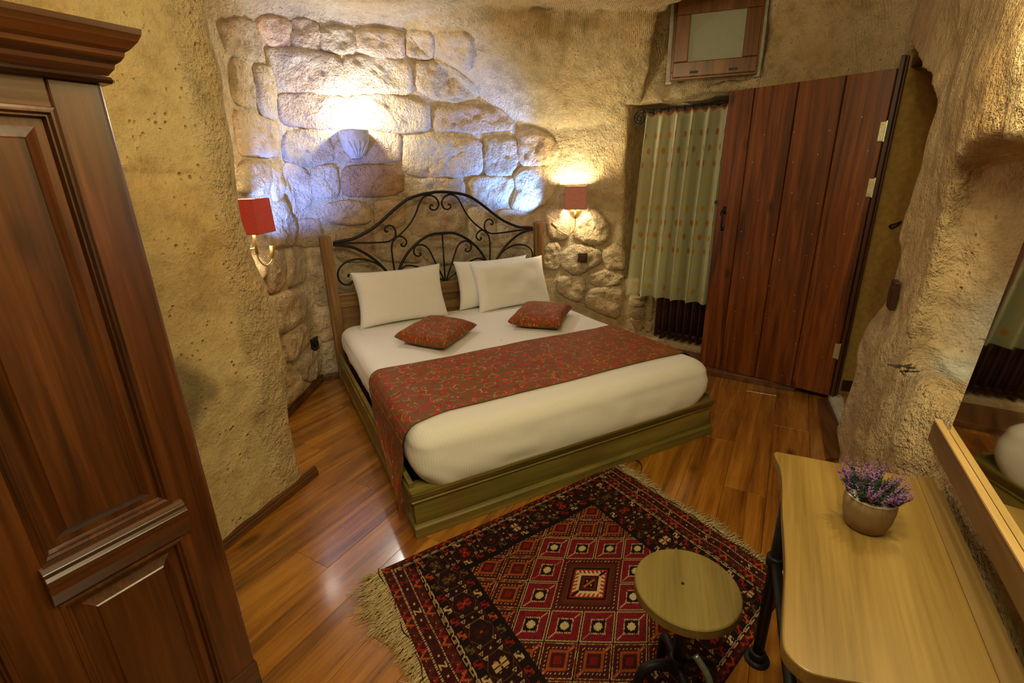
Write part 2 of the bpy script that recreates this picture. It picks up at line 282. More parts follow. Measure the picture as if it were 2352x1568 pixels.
def grid_mesh(name, P, mat, parent=None, col=None, wrap=False):
    """P: (n,m,3) array of world points"""
    n, m_ = P.shape[:2]; off = np.array(wloc(parent)) if parent is not None else 0
    V = (P-off).reshape(-1, 3)
    i, j = np.meshgrid(np.arange(n-1), np.arange(m_-1), indexing='ij')
    a = (i*m_+j).ravel(); F = np.stack([a, a+1, a+m_+1, a+m_], 1)
    me = bpy.data.meshes.new(name); me.vertices.add(len(V)); me.vertices.foreach_set('co', V.astype(np.float32).ravel())
    me.loops.add(F.size); me.loops.foreach_set('vertex_index', F.ravel().astype(np.int32))
    me.polygons.add(len(F)); me.polygons.foreach_set('loop_start', np.arange(0, F.size, 4, dtype=np.int32))
    me.update(calc_edges=True); me.polygons.foreach_set('use_smooth', np.ones(len(F), bool)); me.validate()
    if col is not None:
        at = me.color_attributes.new('tint', 'FLOAT_COLOR', 'POINT'); c = np.ones((len(V), 4), np.float32); c[:, :3] = col.reshape(-1, 3)
        at.data.foreach_set('color', c.ravel())
    me.materials.append(mat); o = bpy.data.objects.new(name, me); COL.objects.link(o)
    if parent is not None: o.parent = parent
    return o

# ---------------------------------------------------------------- materials
def nodes(name):
    mt = bpy.data.materials.new(name); mt.use_nodes = True; nt = mt.node_tree
    return mt, nt, nt.nodes['Principled BSDF'], nt.links
def N(nt, t, **kw):
    n = nt.nodes.new(t)
    for k, v in kw.items(): setattr(n, k, v)
    return n
def ramp(nt, stops, interp='LINEAR'):
    r = nt.nodes.new('ShaderNodeValToRGB'); e = r.color_ramp.elements; r.color_ramp.interpolation = interp
    while len(e) > 1: e.remove(e[-1])
    e[0].position = stops[0][0]; e[0].color = (*stops[0][1], 1)
    for p, c in stops[1:]:
        q = e.new(p); q.color = (*c, 1)
    return r
def srgb(r, g, b):
    f = lambda c: (c/255/12.92) if c/255 <= .04045 else ((c/255+.055)/1.055)**2.4
    return (f(r), f(g), f(b))
def mix(nt, ln, fac, a, b, mode='MIX'):
    n = nt.nodes.new('ShaderNodeMix'); n.data_type = 'RGBA'; n.blend_type = mode; n.clamp_factor = True
    for sock, v in ((0, fac), (6, a), (7, b)):
        if hasattr(v, 'is_linked') or hasattr(v, 'links'): ln.new(v, n.inputs[sock])
        else: n.inputs[sock].default_value = v if sock == 0 else (*v, 1)
    return n.outputs[2]
def math_(nt, ln, op, a, b=None):
    n = nt.nodes.new('ShaderNodeMath'); n.operation = op
    for i, v in enumerate((a, b)):
        if v is None: continue
        if hasattr(v, 'links'): ln.new(v, n.inputs[i])
        else: n.inputs[i].default_value = v
    return n.outputs[0]
def plain(name, col, rough=.5, metal=0, spec=None):
    mt, nt, b, ln = nodes(name); tc = N(nt, 'ShaderNodeTexCoord'); nz = N(nt, 'ShaderNodeTexNoise'); nz.inputs['Scale'].default_value = 35
    ln.new(tc.outputs['Object'], nz.inputs['Vector'])
    r = ramp(nt, [(.3, tuple(c*.82 for c in col)), (.7, tuple(min(1, c*1.12) for c in col))]); ln.new(nz.outputs['Fac'], r.inputs[0])
    ln.new(r.outputs[0], b.inputs['Base Color']); b.inputs['Roughness'].default_value = rough; b.inputs['Metallic'].default_value = metal
    return mt
def wood(name, dark, mid, light_, rot=(0, 0, 0), along=0, scale=1.0, rough=.35, coat=0.0, vary=.25, knots=0.0, bump=.15, wear=None, freq=14):
    """grain runs along local axis 'along' after rotating object coordinates by rot"""
    mt, nt, b, ln = nodes(name)
    tc = N(nt, 'ShaderNodeTexCoord'); vr = N(nt, 'ShaderNodeVectorRotate'); vr.rotation_type = 'EULER_XYZ'; vr.inputs['Rotation'].default_value = rot
    ln.new(tc.outputs['Object'], vr.inputs['Vector'])
    oi = N(nt, 'ShaderNodeObjectInfo'); off = N(nt, 'ShaderNodeVectorMath', operation='SCALE'); off.inputs[3].default_value = 1.0
    cx = N(nt, 'ShaderNodeCombineXYZ')
    for k in range(3): ln.new(math_(nt, ln, 'MULTIPLY', oi.outputs['Random'], (37.0, 91.0, 53.0)[k]), cx.inputs[k])
    ad = N(nt, 'ShaderNodeVectorMath', operation='ADD'); ln.new(vr.outputs[0], ad.inputs[0]); ln.new(cx.outputs[0], ad.inputs[1])
    mp = N(nt, 'ShaderNodeMapping'); s = [freq*scale]*3; s[along] = .9*scale; mp.inputs['Scale'].default_value = s; ln.new(ad.outputs[0], mp.inputs['Vector'])
    n1 = N(nt, 'ShaderNodeTexNoise'); n1.inputs['Scale'].default_value = 1.0; n1.inputs['Detail'].default_value = 6; n1.inputs['Distortion'].default_value = 1.2; ln.new(mp.outputs[0], n1.inputs['Vector'])
    mp2 = N(nt, 'ShaderNodeMapping'); s = [90*scale]*3; s[along] = 3*scale; mp2.inputs['Scale'].default_value = s; ln.new(ad.outputs[0], mp2.inputs['Vector'])
    n2 = N(nt, 'ShaderNodeTexNoise'); n2.inputs['Scale'].default_value = 1.5; n2.inputs['Detail'].default_value = 3; ln.new(mp2.outputs[0], n2.inputs['Vector'])
    f = math_(nt, ln, 'ADD', math_(nt, ln, 'MULTIPLY', n1.outputs['Fac'], .75), math_(nt, ln, 'MULTIPLY', n2.outputs['Fac'], .25))
    r = ramp(nt, [(.33, dark), (.5, mid), (.66, light_)]); ln.new(f, r.inputs[0]); c = r.outputs[0]
    if knots:
        mp3 = N(nt, 'ShaderNodeMapping'); s = [5.5*scale]*3; s[along] = 2.6*scale; mp3.inputs['Scale'].default_value = s; ln.new(ad.outputs[0], mp3.inputs['Vector'])
        vo = N(nt, 'ShaderNodeTexVoronoi'); vo.inputs['Scale'].default_value = 1.0; vo.inputs['Randomness'].default_value = 1; ln.new(mp3.outputs[0], vo.inputs['Vector'])
        kr = ramp(nt, [(0, (1, 1, 1)), (.06, (.8, .8, .8)), (.16, (0, 0, 0))]); ln.new(vo.outputs['Distance'], kr.inputs[0])
        c = mix(nt, ln, math_(nt, ln, 'MULTIPLY', kr.outputs[0], knots), c, tuple(q*.35 for q in dark))
    hv = N(nt, 'ShaderNodeHueSaturation'); ln.new(c, hv.inputs['Color'])
    ln.new(math_(nt, ln, 'ADD', math_(nt, ln, 'MULTIPLY', oi.outputs['Random'], vary*2), 1-vary), hv.inputs['Value']); c = hv.outputs[0]
    if wear:
        nw = N(nt, 'ShaderNodeTexNoise'); nw.inputs['Scale'].default_value = 3.2; nw.inputs['Detail'].default_value = 5; ln.new(tc.outputs['Object'], nw.inputs['Vector'])
        wr = ramp(nt, [(.52, (0, 0, 0)), (.72, (1, 1, 1))]); ln.new(nw.outputs['Fac'], wr.inputs[0]); c = mix(nt, ln, math_(nt, ln, 'MULTIPLY', wr.outputs[0], .7), c, wear)
    ln.new(c, b.inputs['Base Color'])
    rr = math_(nt, ln, 'ADD', math_(nt, ln, 'MULTIPLY', n2.outputs['Fac'], .2), rough-.1); ln.new(rr, b.inputs['Roughness'])
    b.inputs['Coat Weight'].default_value = coat; b.inputs['Coat Roughness'].default_value = .17 if coat > .9 else .24
    bp = N(nt, 'ShaderNodeBump'); bp.inputs['Strength'].default_value = bump; bp.inputs['Distance'].default_value = .002; ln.new(f, bp.inputs['Height']); ln.new(bp.outputs[0], b.inputs['Normal'])
    return mt
def rock(name, bscale=1.0, per_object=False):
    mt, nt, b, ln = nodes(name); tc = N(nt, 'ShaderNodeTexCoord'); X = tc.outputs['Object']
    at = N(nt, 'ShaderNodeAttribute', attribute_name='tint'); ck = N(nt, 'ShaderNodeAttribute', attribute_name='work')
    def noise(sc_, det=4, rough=.55, dist=0, vec=None):
        n = N(nt, 'ShaderNodeTexNoise'); n.inputs['Scale'].default_value = sc_; n.inputs['Detail'].default_value = det; n.inputs['Roughness'].default_value = rough; n.inputs['Distortion'].default_value = dist
        ln.new(vec or X, n.inputs['Vector']); return n.outputs['Fac']
    nA, nB, nC = noise(2.2, 5), noise(9, 6, .65), noise(60, 3, .7)
    c = at.outputs['Color']
    r1 = ramp(nt, [(.32, (.72, .70, .66)), (.5, (.97, .96, .95)), (.68, (1.13, 1.12, 1.1))]); ln.new(nB, r1.inputs[0]); c = mix(nt, ln, 1.0, c, r1.outputs[0], 'MULTIPLY')
    r2 = ramp(nt, [(.40, (1, 1, 1)), (.68, (.90, .78, .64))]); ln.new(nA, r2.inputs[0]); c = mix(nt, ln, .8, c, r2.outputs[0], 'MULTIPLY')
    vo = N(nt, 'ShaderNodeTexVoronoi'); vo.inputs['Scale'].default_value = 38; ln.new(X, vo.inputs['Vector'])
    gate = math_(nt, ln, 'GREATER_THAN', nB, .56)
    pit = ramp(nt, [(.05, (1, 1, 1)), (.30, (0, 0, 0))]); ln.new(vo.outputs['Distance'], pit.inputs[0])
    pits = math_(nt, ln, 'MULTIPLY', pit.outputs[0], gate)
    c = mix(nt, ln, math_(nt, ln, 'MULTIPLY', pits, .45), c, (.12, .08, .04))
    ln.new(c, b.inputs['Base Color']); b.inputs['Roughness'].default_value = .93; b.inputs['Specular IOR Level'].default_value = .15
    sep = N(nt, 'ShaderNodeSeparateColor'); ln.new(ck.outputs['Color'], sep.inputs[0])
    # chisel strokes
    mp = N(nt, 'ShaderNodeMapping'); mp.inputs['Rotation'].default_value = (.25, .35, .56); mp.inputs['Scale'].default_value = (1.0, 1.0, .45); ln.new(X, mp.inputs['Vector'])
    wv = N(nt, 'ShaderNodeTexWave'); wv.inputs['Scale'].default_value = 26; wv.inputs['Distortion'].default_value = 5; wv.inputs['Detail'].default_value = 4; wv.inputs['Detail Scale'].default_value = 1.2; ln.new(mp.outputs[0], wv.inputs['Vector'])
    ch = math_(nt, ln, 'MULTIPLY', math_(nt, ln, 'MULTIPLY', wv.outputs['Fac'], sep.outputs[0]), .20)
    rg = math_(nt, ln, 'MULTIPLY', math_(nt, ln, 'ADD', math_(nt, ln, 'MULTIPLY', nB, 2.4), math_(nt, ln, 'ADD', math_(nt, ln, 'MULTIPLY', nC, 1.0), math_(nt, ln, 'MULTIPLY', noise(26, 4, .7), 1.1))), sep.outputs[1])
    h = math_(nt, ln, 'ADD', math_(nt, ln, 'SUBTRACT', rg, math_(nt, ln, 'MULTIPLY', pits, .35)), ch)
    bp = N(nt, 'ShaderNodeBump'); bp.inputs['Strength'].default_value = 1.0; bp.inputs['Distance'].default_value = .024*bscale; ln.new(h, bp.inputs['Height']); ln.new(bp.outputs[0], b.inputs['Normal'])
    return mt
def tinted(name, rough=.9, bump_scale=400, bump=.3, dist=.001, sheen=0, trans=0):
    mt, nt, b, ln = nodes(name); at = N(nt, 'ShaderNodeAttribute', attribute_name='tint'); ln.new(at.outputs['Color'], b.inputs['Base Color'])
    b.inputs['Roughness'].default_value = rough; b.inputs['Sheen Weight'].default_value = sheen; b.inputs['Specular IOR Level'].default_value = .2
    tc = N(nt, 'ShaderNodeTexCoord'); nz = N(nt, 'ShaderNodeTexNoise'); nz.inputs['Scale'].default_value = bump_scale; nz.inputs['Detail'].default_value = 2; ln.new(tc.outputs['Object'], nz.inputs['Vector'])
    bp = N(nt, 'ShaderNodeBump'); bp.inputs['Strength'].default_value = bump; bp.inputs['Distance'].default_value = dist; ln.new(nz.outputs['Fac'], bp.inputs['Height']); ln.new(bp.outputs[0], b.inputs['Normal'])
    return mt
def linen(name, col, axis=0, freq=95):
    """white cotton with a woven satin stripe"""
    mt, nt, b, ln = nodes(name); tc = N(nt, 'ShaderNodeTexCoord'); sx = N(nt, 'ShaderNodeSeparateXYZ'); ln.new(tc.outputs['Object'], sx.inputs[0])
    s = math_(nt, ln, 'SINE', math_(nt, ln, 'MULTIPLY', sx.outputs[axis], freq*2*PI))
    r = ramp(nt, [(.25, tuple(c*.94 for c in col)), (.6, col)]); ln.new(math_(nt, ln, 'ADD', math_(nt, ln, 'MULTIPLY', s, .5), .5), r.inputs[0])
    ln.new(r.outputs[0], b.inputs['Base Color']); b.inputs['Roughness'].default_value = .75; b.inputs['Sheen Weight'].default_value = .15; b.inputs['Specular IOR Level'].default_value = .25
    nz = N(nt, 'ShaderNodeTexNoise'); nz.inputs['Scale'].default_value = 4; nz.inputs['Detail'].default_value = 2; ln.new(tc.outputs['Object'], nz.inputs['Vector'])
    bp = N(nt, 'ShaderNodeBump'); bp.inputs['Strength'].default_value = .12; bp.inputs['Distance'].default_value = .012; ln.new(nz.outputs['Fac'], bp.inputs['Height']); ln.new(bp.outputs[0], b.inputs['Normal'])
    return mt

ROCK = rock('tuff_rock'); STONE = rock('tuff_block', .8)
FLOORW = wood('floor_oak', srgb(96, 54, 12), srgb(156, 98, 26), srgb(190, 130, 48), rot=(0, 0, -.57), along=0, scale=.8, rough=.28, coat=1.0, vary=.05, knots=.9, bump=.10, freq=13)
DARKW = wood('wardrobe_walnut', srgb(42, 20, 6), srgb(80, 40, 11), srgb(108, 60, 20), along=2, rough=.36, coat=.6, vary=.06, knots=.5, bump=.1, freq=16)
DARKWH = wood('wardrobe_walnut_cross', srgb(44, 22, 10), srgb(78, 42, 18), srgb(108, 62, 28), rot=(0, 0, -.535), along=0, rough=.30, coat=.35, vary=.05, bump=.1, freq=16)
DOORW = wood('door_redwood', srgb(56, 25, 5), srgb(108, 53, 13), srgb(142, 78, 24), along=2, rough=.38, coat=.15, vary=.12, knots=.9, bump=.2, freq=17)
DOORF = wood('door_frame_dark', srgb(38, 16, 8), srgb(64, 30, 14), srgb(84, 44, 22), along=2, rough=.4, vary=.08)
OLIVEW = wood('bed_olive_wood', srgb(80, 72, 30), srgb(116, 104, 46), srgb(144, 130, 66), along=0, rough=.42, vary=.06, bump=.15, wear=srgb(120, 88, 48))
POSTW = wood('bed_brown_wood', srgb(80, 56, 28), srgb(116, 84, 44), srgb(146, 110, 62), along=2, rough=.42, vary=.06, bump=.15)
POSTX = wood('bed_brown_rail', srgb(80, 56, 28), srgb(118, 88, 46), srgb(150, 116, 66), along=0, rough=.42, vary=.06, bump=.15)
DESKW = wood('table_beech', srgb(112, 86, 36), srgb(140, 110, 52), srgb(158, 128, 68), rot=(0, 0, -.58), along=0, rough=.42, coat=.15, vary=.03, bump=.05, freq=9)
STOOLW = wood('stool_beech', srgb(98, 82, 38), srgb(120, 102, 50), srgb(136, 118, 62), rot=(0, 0, -.8), along=0, rough=.5, vary=.03, bump=.05, freq=9)
STRIPW = wood('strip_beech', srgb(112, 86, 44), srgb(138, 108, 60), srgb(154, 124, 74), rot=(0, 0, -.58), along=0, rough=.5, vary=.0)
WINW = wood('window_brown', srgb(92, 52, 20), srgb(124, 74, 30), srgb(148, 94, 44), along=2, rough=.3, coat=.3, vary=.04, bump=.03, freq=8)
MIRW = wood('mirror_board_wood', srgb(76, 50, 22), srgb(104, 72, 34), srgb(128, 94, 48), rot=(0, 0, -.59), along=0, rough=.5, vary=.03, freq=8, wear=srgb(92, 66, 38))
SKIRT = wood('skirting_wood', srgb(62, 38, 18), srgb(96, 60, 28), srgb(122, 80, 40), rot=(0, 0, -.78), along=0, rough=.4, vary=.1)
IRONM = plain('black_iron', (.018, .018, .017), .42, .6)
PIPE = plain('black_pipe', (.012, .012, .013), .5, .3)
BRASS = plain('brushed_brass', srgb(190, 160, 90), .35, .9)
STEEL = plain('hinge_plate', srgb(206, 200, 160), .4, .7)
BLACKP = plain('black_plastic', (.01, .01, .01), .45)
BROWNP = plain('brown_plastic', srgb(62, 34, 26), .35)
RADM = plain('brown_radiator_enamel', srgb(72, 42, 30), .35, .2)
PLASTERM = plain('white_plaster', srgb(206, 200, 186), .9)
OCHRE = plain('ochre_plaster', srgb(166, 128, 62), .9)
POTM = plain('clay_pot', srgb(140, 112, 74), .85)
GREYM = plain('grey_metal', srgb(118, 124, 118), .35, .7)
LINEN = linen('striped_white_sheet', (.83, .81, .77), 0, 85)
PILLOWM = linen('white_pillowcase', (.84, .82, .78), 2, 80)
RUGM = tinted('woven_rug', .95, 500, .7, .002); FLORAL = tinted('floral_brocade', .62, 700, .35, .0008, .03)
LINING = plain('brown_lining', srgb(132, 96, 52), .8)
FRINGE = plain('cream_fringe', srgb(190, 168, 122), .95)
YARN = plain('dark_yarn', srgb(50, 14, 14), .95)
LEAFM = plain('grey_green_leaves', srgb(66, 86, 56), .8); LAVM = plain('lavender_bloom', srgb(150, 98, 170), .8)

def emit(name, col, s):
    mt, nt, b, ln = nodes(name); b.inputs['Base Color'].default_value = (*col, 1); b.inputs['Emission Color'].default_value = (*col, 1); b.inputs['Emission Strength'].default_value = s; return mt
BULB = emit('glowing_bulb', (1.0, .95, .86), 22)
LEDM = emit('cool_led', (.55, .6, 1.0), 6)
def shade_mat(name, col, glow):
    mt, nt, b, ln = nodes(name); tc = N(nt, 'ShaderNodeTexCoord'); nz = N(nt, 'ShaderNodeTexNoise'); nz.inputs['Scale'].default_value = 260; ln.new(tc.outputs['Object'], nz.inputs['Vector'])
    r = ramp(nt, [(.3, tuple(c*.7 for c in col)), (.7, tuple(c*1.15 for c in col))]); ln.new(nz.outputs['Fac'], r.inputs[0]); ln.new(r.outputs[0], b.inputs['Base Color'])
    b.inputs['Roughness'].default_value = .9; ln.new(r.outputs[0], b.inputs['Emission Color']); b.inputs['Emission Strength'].default_value = glow
    tr = N(nt, 'ShaderNodeBsdfTranslucent'); ln.new(r.outputs[0], tr.inputs[0]); mx = N(nt, 'ShaderNodeMixShader'); mx.inputs[0].default_value = .35
    ln.new(b.outputs[0], mx.inputs[1]); ln.new(tr.outputs[0], mx.inputs[2]); ln.new(mx.outputs[0], nt.nodes['Material Output'].inputs[0]); return mt
REDSH = shade_mat('red_lampshade', srgb(150, 62, 42), .36)
BROWNSH = shade_mat('mauve_lampshade', srgb(142, 94, 70), .5)
SHIN = emit('lampshade_lining', (1.0, .91, .80), 7)

# ---------------------------------------------------------------- the cave: rock shell
hG = .027; org = (-2.75, -5.1, -.2)
nx, ny, nz_ = int(6.75/hG), int(5.9/hG), int(3.2/hG)
gx = org[0]+np.arange(nx)*hG; gy = org[1]+np.arange(ny)*hG; gz = org[2]+np.arange(nz_)*hG
V = np.empty((nx, ny, nz_), np.float32)
for i0 in range(0, nx, 25):
    X, Y, Z = np.meshgrid(gx[i0:i0+25], gy, gz, indexing='ij'); V[i0:i0+25] = cave(X, Y, Z)
V[0] = V[-1] = 1; V[:, 0] = V[:, -1] = 1; V[:, :, 0] = V[:, :, -1] = 1
VT, QF = surface_nets(V, org, hG); del V
GN = -cave_grad(VT)
cen = VT[QF].mean(1)
keep = cen[:, 2] > -.06; QF = QF[keep]; cen = cen[keep]
q = coords(cen[:, 0], cen[:, 1]); gzn = GN[QF].mean(1)
side = np.full(len(cen), 0)                 # 0 back
colf = (np.abs(q['f']) < .14) & (q['e'] > -.16) & (q['left'] < -.02) | ((q['e'] > -.16) & (q['e'] < .4) & (q['f'] > -.6) & (q['f'] < .1) & (q['left'] < -.12))
D = np.stack([np.abs(q['back']), np.abs(q['diag']), np.abs(q['win'])+(.05), np.abs(q['R']), np.abs(q['left']), np.abs(q['rear'])], 1)
am = D.argmin(1)
side = np.choose(am, [0, 0, 1, 2, 0, 4])
side[(q['s'] > 1.2) & (q['R'] > .06) & (q['win'] > -.25)] = 2
side[(am == 4) & (q['f'] > -.2)] = 3
side[colf] = 3
side[(gzn[:, 2] < -.62) & (cen[:, 2] > 2.02)] = 5
names = ['wall_back', 'wall_window', 'wall_right', 'wall_left', 'wall_rear', 'ceiling']
# colour (albedo) and tool-work masks, smooth functions of position
def rock_tint(P, Nn=None):
    x, y, z = P[:, 0], P[:, 1], P[:, 2]; q = coords(x, y)
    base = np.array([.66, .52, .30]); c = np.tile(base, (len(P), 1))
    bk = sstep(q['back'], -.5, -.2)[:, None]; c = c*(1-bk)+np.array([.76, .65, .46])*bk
    n = fbm(x, y, z, 1.1, 3, 50); c = c*(1+.16*n[:, None])
    colm = (sstep(q['f'], -.3, -.1)*sstep(q['e'], -.3, -.1)*sstep(q['s'], -.2, -.3))[:, None]
    c = c*(1-colm)+c*np.array([.92, .91, .80])*colm
    st = sstep(fbm(x, y, z, 2.6, 4, 77), .10, .50)*colm[:, 0]*(sstep(z, .2, .5)*sstep(z, 1.3, 1.0)+.35*sstep(z, 1.2, 1.6))
    c = c*(1-.62*st[:, None])
    mort = sstep(fbm(x, y, z, 3.3, 3, 99), .1, .6)[:, None]
    c = c*(1-.10*mort*np.array([0, .5, 1.0]))
    Rw = (sstep(q['R'], -.3, -.1)*sstep(q['s'], -.3, .0))[:, None]
    c = c*(1-Rw)+c*np.array([1.02, .98, .98])*Rw
    nic = (sstep(q['R'], .0, .08)*sstep(q['s'], .80, .6)*sstep(q['s'], -.1, .0)*sstep(z, .8, .85)*sstep(z, 1.22, 1.05))
    wp = nic*sstep(fbm(x, y, z, 4, 2, 31), -.35, 0.0); c = c*(1-wp[:, None])+np.array([.62, .62, .56])*wp[:, None]
    return np.clip(c, .02, .9)
def rock_work(P):
    x, y, z = P[:, 0], P[:, 1], P[:, 2]; q = coords(x, y)
    w_ = np.zeros((len(P), 3))
    bul = sstep(x, 1.2, 1.5)*sstep(z, 1.9, 2.05)
    rw = sstep(q['R'], -.35, -.1)*sstep(q['s'], .0, .3)*sstep(z, 1.0, 1.3)
    w_[:, 0] = np.clip(.9*bul*sstep(fbm(x, y, z, 2, 2, 5), -.5, .1)+.85*rw + .15*(z > 2.2), 0, 1)
    low = sstep(q['R'], -.35, -.1)*sstep(q['s'], .0, .2)*sstep(z, 1.0, .8)
    plas = sstep(q['f'], -.3, -.1)*sstep(q['e'], -.3, -.1)*sstep(q['s'], -.2, -.3)
    w_[:, 1] = np.clip(.85+.5*low-.60*plas, .2, 1.6)
    nb = sstep(q['R'], .03, .08)*sstep(q['s'], .9, .8)*sstep(z, .8, .88)*sstep(z, 1.6, 1.5)
    w_[:, 1] *= 1-.6*nb; w_[:, 0] *= 1-.5*nb
    return w_
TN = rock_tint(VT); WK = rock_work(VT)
walls = {}
for k, nm in enumerate(names):
    F = QF[side == k]
    if len(F) == 0: continue
    u, inv = np.unique(F, return_inverse=True); F2 = inv.reshape(F.shape).astype(np.int32)
    me = bpy.data.meshes.new(nm); me.vertices.add(len(u)); me.vertices.foreach_set('co', VT[u].astype(np.float32).ravel())
    me.loops.add(F2.size); me.loops.foreach_set('vertex_index', F2.ravel())
    me.polygons.add(len(F2)); me.polygons.foreach_set('loop_start', np.arange(0, F2.size, 4, dtype=np.int32)); me.update(calc_edges=True)
    me.polygons.foreach_set('use_smooth', np.ones(len(F2), bool))
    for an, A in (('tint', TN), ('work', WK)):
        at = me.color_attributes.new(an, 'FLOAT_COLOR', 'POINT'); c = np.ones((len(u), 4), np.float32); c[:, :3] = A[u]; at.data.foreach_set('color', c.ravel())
    me.normals_split_custom_set_from_vertices([tuple(v) for v in GN[u]])
    me.materials.append(ROCK); o = bpy.data.objects.new(nm, me); COL.objects.link(o); o['kind'] = 'structure'; walls[nm] = o

# blocks and boulders of the masonry, each a mesh of its own
def resample(pl, n):
    P = [np.array(p) for p in pl]; out = []
    # round the corners by two Chaikin passes
    for _ in range(1):
        Q = []
        for i in range(len(P)):
            a, b = P[i], P[(i+1) % len(P)]; Q += [a*.86+b*.14, a*.14+b*.86]
        P = Q
    L = [np.linalg.norm(P[(i+1) % len(P)]-P[i]) for i in range(len(P))]; T = sum(L); step = T/n; i = 0; acc = 0
    for k in range(n):
        t = k*step
        while acc+L[i] < t: acc += L[i]; i += 1
        f_ = (t-acc)/max(L[i], 1e-9); out.append(P[i]*(1-f_)+P[(i+1) % len(P)]*f_)
    return np.array(out)
def snap(P):
    for _ in range(4):
        g = cave_grad(P); d = cave(P[:, 0], P[:, 1], P[:, 2], True, False); P = P-g*np.clip(d, -.2, .2)[:, None]
    return P
rs = np.random.RandomState(5)
reddish = {0: .45, 1: .2, 19: .75, 23: .3, 24: .45, 25: .35, 26: .2, 11: .3, 9: .2, 45: .2, 16: .1, 13: .2}
RN, AN = [0, .1, .2, .3, .4, .5, .6, .7, .79, .87, .93, .975, 1.0, 1.025], 48
for si, pl in enumerate(STONES):
    ol = resample(pl, AN); c0 = ol.mean(0); ol = c0+(ol-c0)*(1+(.034 if si >= 53 else .020)/np.linalg.norm(ol-c0, axis=1)[:, None]); ol += (rs.rand(AN, 3)-.5)*.006; pts = []
    for r_ in RN[1:]: pts.append(c0+(ol-c0)*r_)
    P = np.concatenate([[c0]]+pts); P = snap(P); g = -cave_grad(P)
    rad = np.concatenate([[0]]+[[r_]*AN for r_ in RN[1:]])
    size = np.linalg.norm(ol-c0, axis=1).mean()
    H = min(.032, .015+size*.12)*rs.uniform(.75, 1.15)
    if si >= 53 or 39 <= si <= 44: H *= 1.5
    prof = np.where(rad <= 1, (1-np.clip(rad, 0, 1)**7)**.55, 0)
    h = prof*H*(1+.35*fbm(P[:, 0], P[:, 1], P[:, 2], 6, 2, si))+prof*.009*fbm(P[:, 0], P[:, 1], P[:, 2], 13, 2, si+9)+prof*.007*fbm(P[:, 0], P[:, 1], P[:, 2], 34, 2, si+19) - np.where(rad >= 1.0, .006, 0) - np.where(rad > 1.0, .012, 0)
    tl = rs.uniform(-.012, .012, 3); h = h+prof*((P-c0)@tl)
    P2 = P+g*h[:, None]
    F = []
    for k in range(AN): F.append((0, 1+k, 1+(k+1) % AN))
    for r_ in range(len(RN)-2):
        for k in range(AN):
            a, b = 1+r_*AN, 1+(r_+1)*AN; F.append((a+k, b+k, b+(k+1) % AN, a+(k+1) % AN))
    me = bpy.data.meshes.new('stone'); 
    nrm = np.cross(P2[1+AN//4]-P2[0], P2[1]-P2[0]); 
    if np.dot(nrm, g[0]) > 0: F = [f_[::-1] for f_ in F]
    me.from_pydata([tuple(p) for p in P2], [], F); me.update(); me.shade_smooth()
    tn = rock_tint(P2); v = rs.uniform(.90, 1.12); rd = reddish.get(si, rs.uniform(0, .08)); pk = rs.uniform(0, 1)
    tn = tn*v*(1-rd*np.array([.12, .38, .50]))*(1+pk*np.array([.02, -.01, .04]))
    edge = sstep(rad, .80, 1.0)[:, None]; tn = tn*(1-edge*.0)
    wk = np.zeros((len(P2), 3)); wk[:, 1] = rs.uniform(.7, 1.5); wk[:, 0] = rs.choice([0, .10, .3], p=[.5, .3, .2])
    for an, A in (('tint', tn), ('work', wk)):
        at = me.color_attributes.new(an, 'FLOAT_COLOR', 'POINT'); c = np.ones((len(P2), 4), np.float32); c[:, :3] = A; at.data.foreach_set('color', c.ravel())
    me.materials.append(STONE); o = bpy.data.objects.new('stone', me); COL.objects.link(o)
    o.parent = walls['wall_window'] if si >= 61 else walls['wall_back']

# ---------------------------------------------------------------- floor of laminate planks
fl = bpy.data.objects.new('floor', bpy.data.meshes.new('floor')); COL.objects.link(fl); fl['kind'] = 'structure'
fl.data.from_pydata([(-2.7, -5, -.03), (4, -5, -.03), (4, .8, -.03), (-2.7, .8, -.03)], [], [(0, 1, 2, 3)]); fl.data.materials.append(SKIRT)
pd = Vector((.842, .540, 0)); pn = Vector((-.540, .842, 0)); PW = .192; PL = 1.28
meshes = []
def plank_mesh():
    mb = MB(); a, b = PL/2-.0003, PW/2-.0004; c = .0009
    vs = []
    for (zz, ins) in ((-.012, 0), (-.0015, 0), (0, c)):
        for sx, sy in ((-1, -1), (1, -1), (1, 1), (-1, 1)):
            p = pd*(sx*(a-ins))+pn*(sy*(b-ins)); vs.append((p.x, p.y, zz))
    fs = [(8, 9, 10, 11)]
    for l in (0, 4):
        for k in range(4): fs.append((l+k, l+(k+1) % 4, l+4+(k+1) % 4, l+4+k))
    me = bpy.data.meshes.new('plank'); me.from_pydata(vs, [], fs); me.materials.append(FLOORW); return me
pm = plank_mesh()
for r_ in range(-26, 20):
    off = (r_*.37) % 1*PL
    for c_ in range(-4, 5):
        ctr = pd*(c_*PL+off)+pn*(r_*PW)
        tst = [ctr+pd*(a*PL/2)+pn*(b*PW/2) for a in (-1, -.5, 0, .5, 1) for b in (-1, 0, 1)]
        T = np.array([[p.x, p.y] for p in tst])
        if cave(T[:, 0], T[:, 1], np.full(len(T), .3), False).min() > -.02: continue
        if (T[:, 1].max() < -4.9): continue
        o = bpy.data.objects.new('plank', pm); COL.objects.link(o); o.location = ctr; o.parent = fl

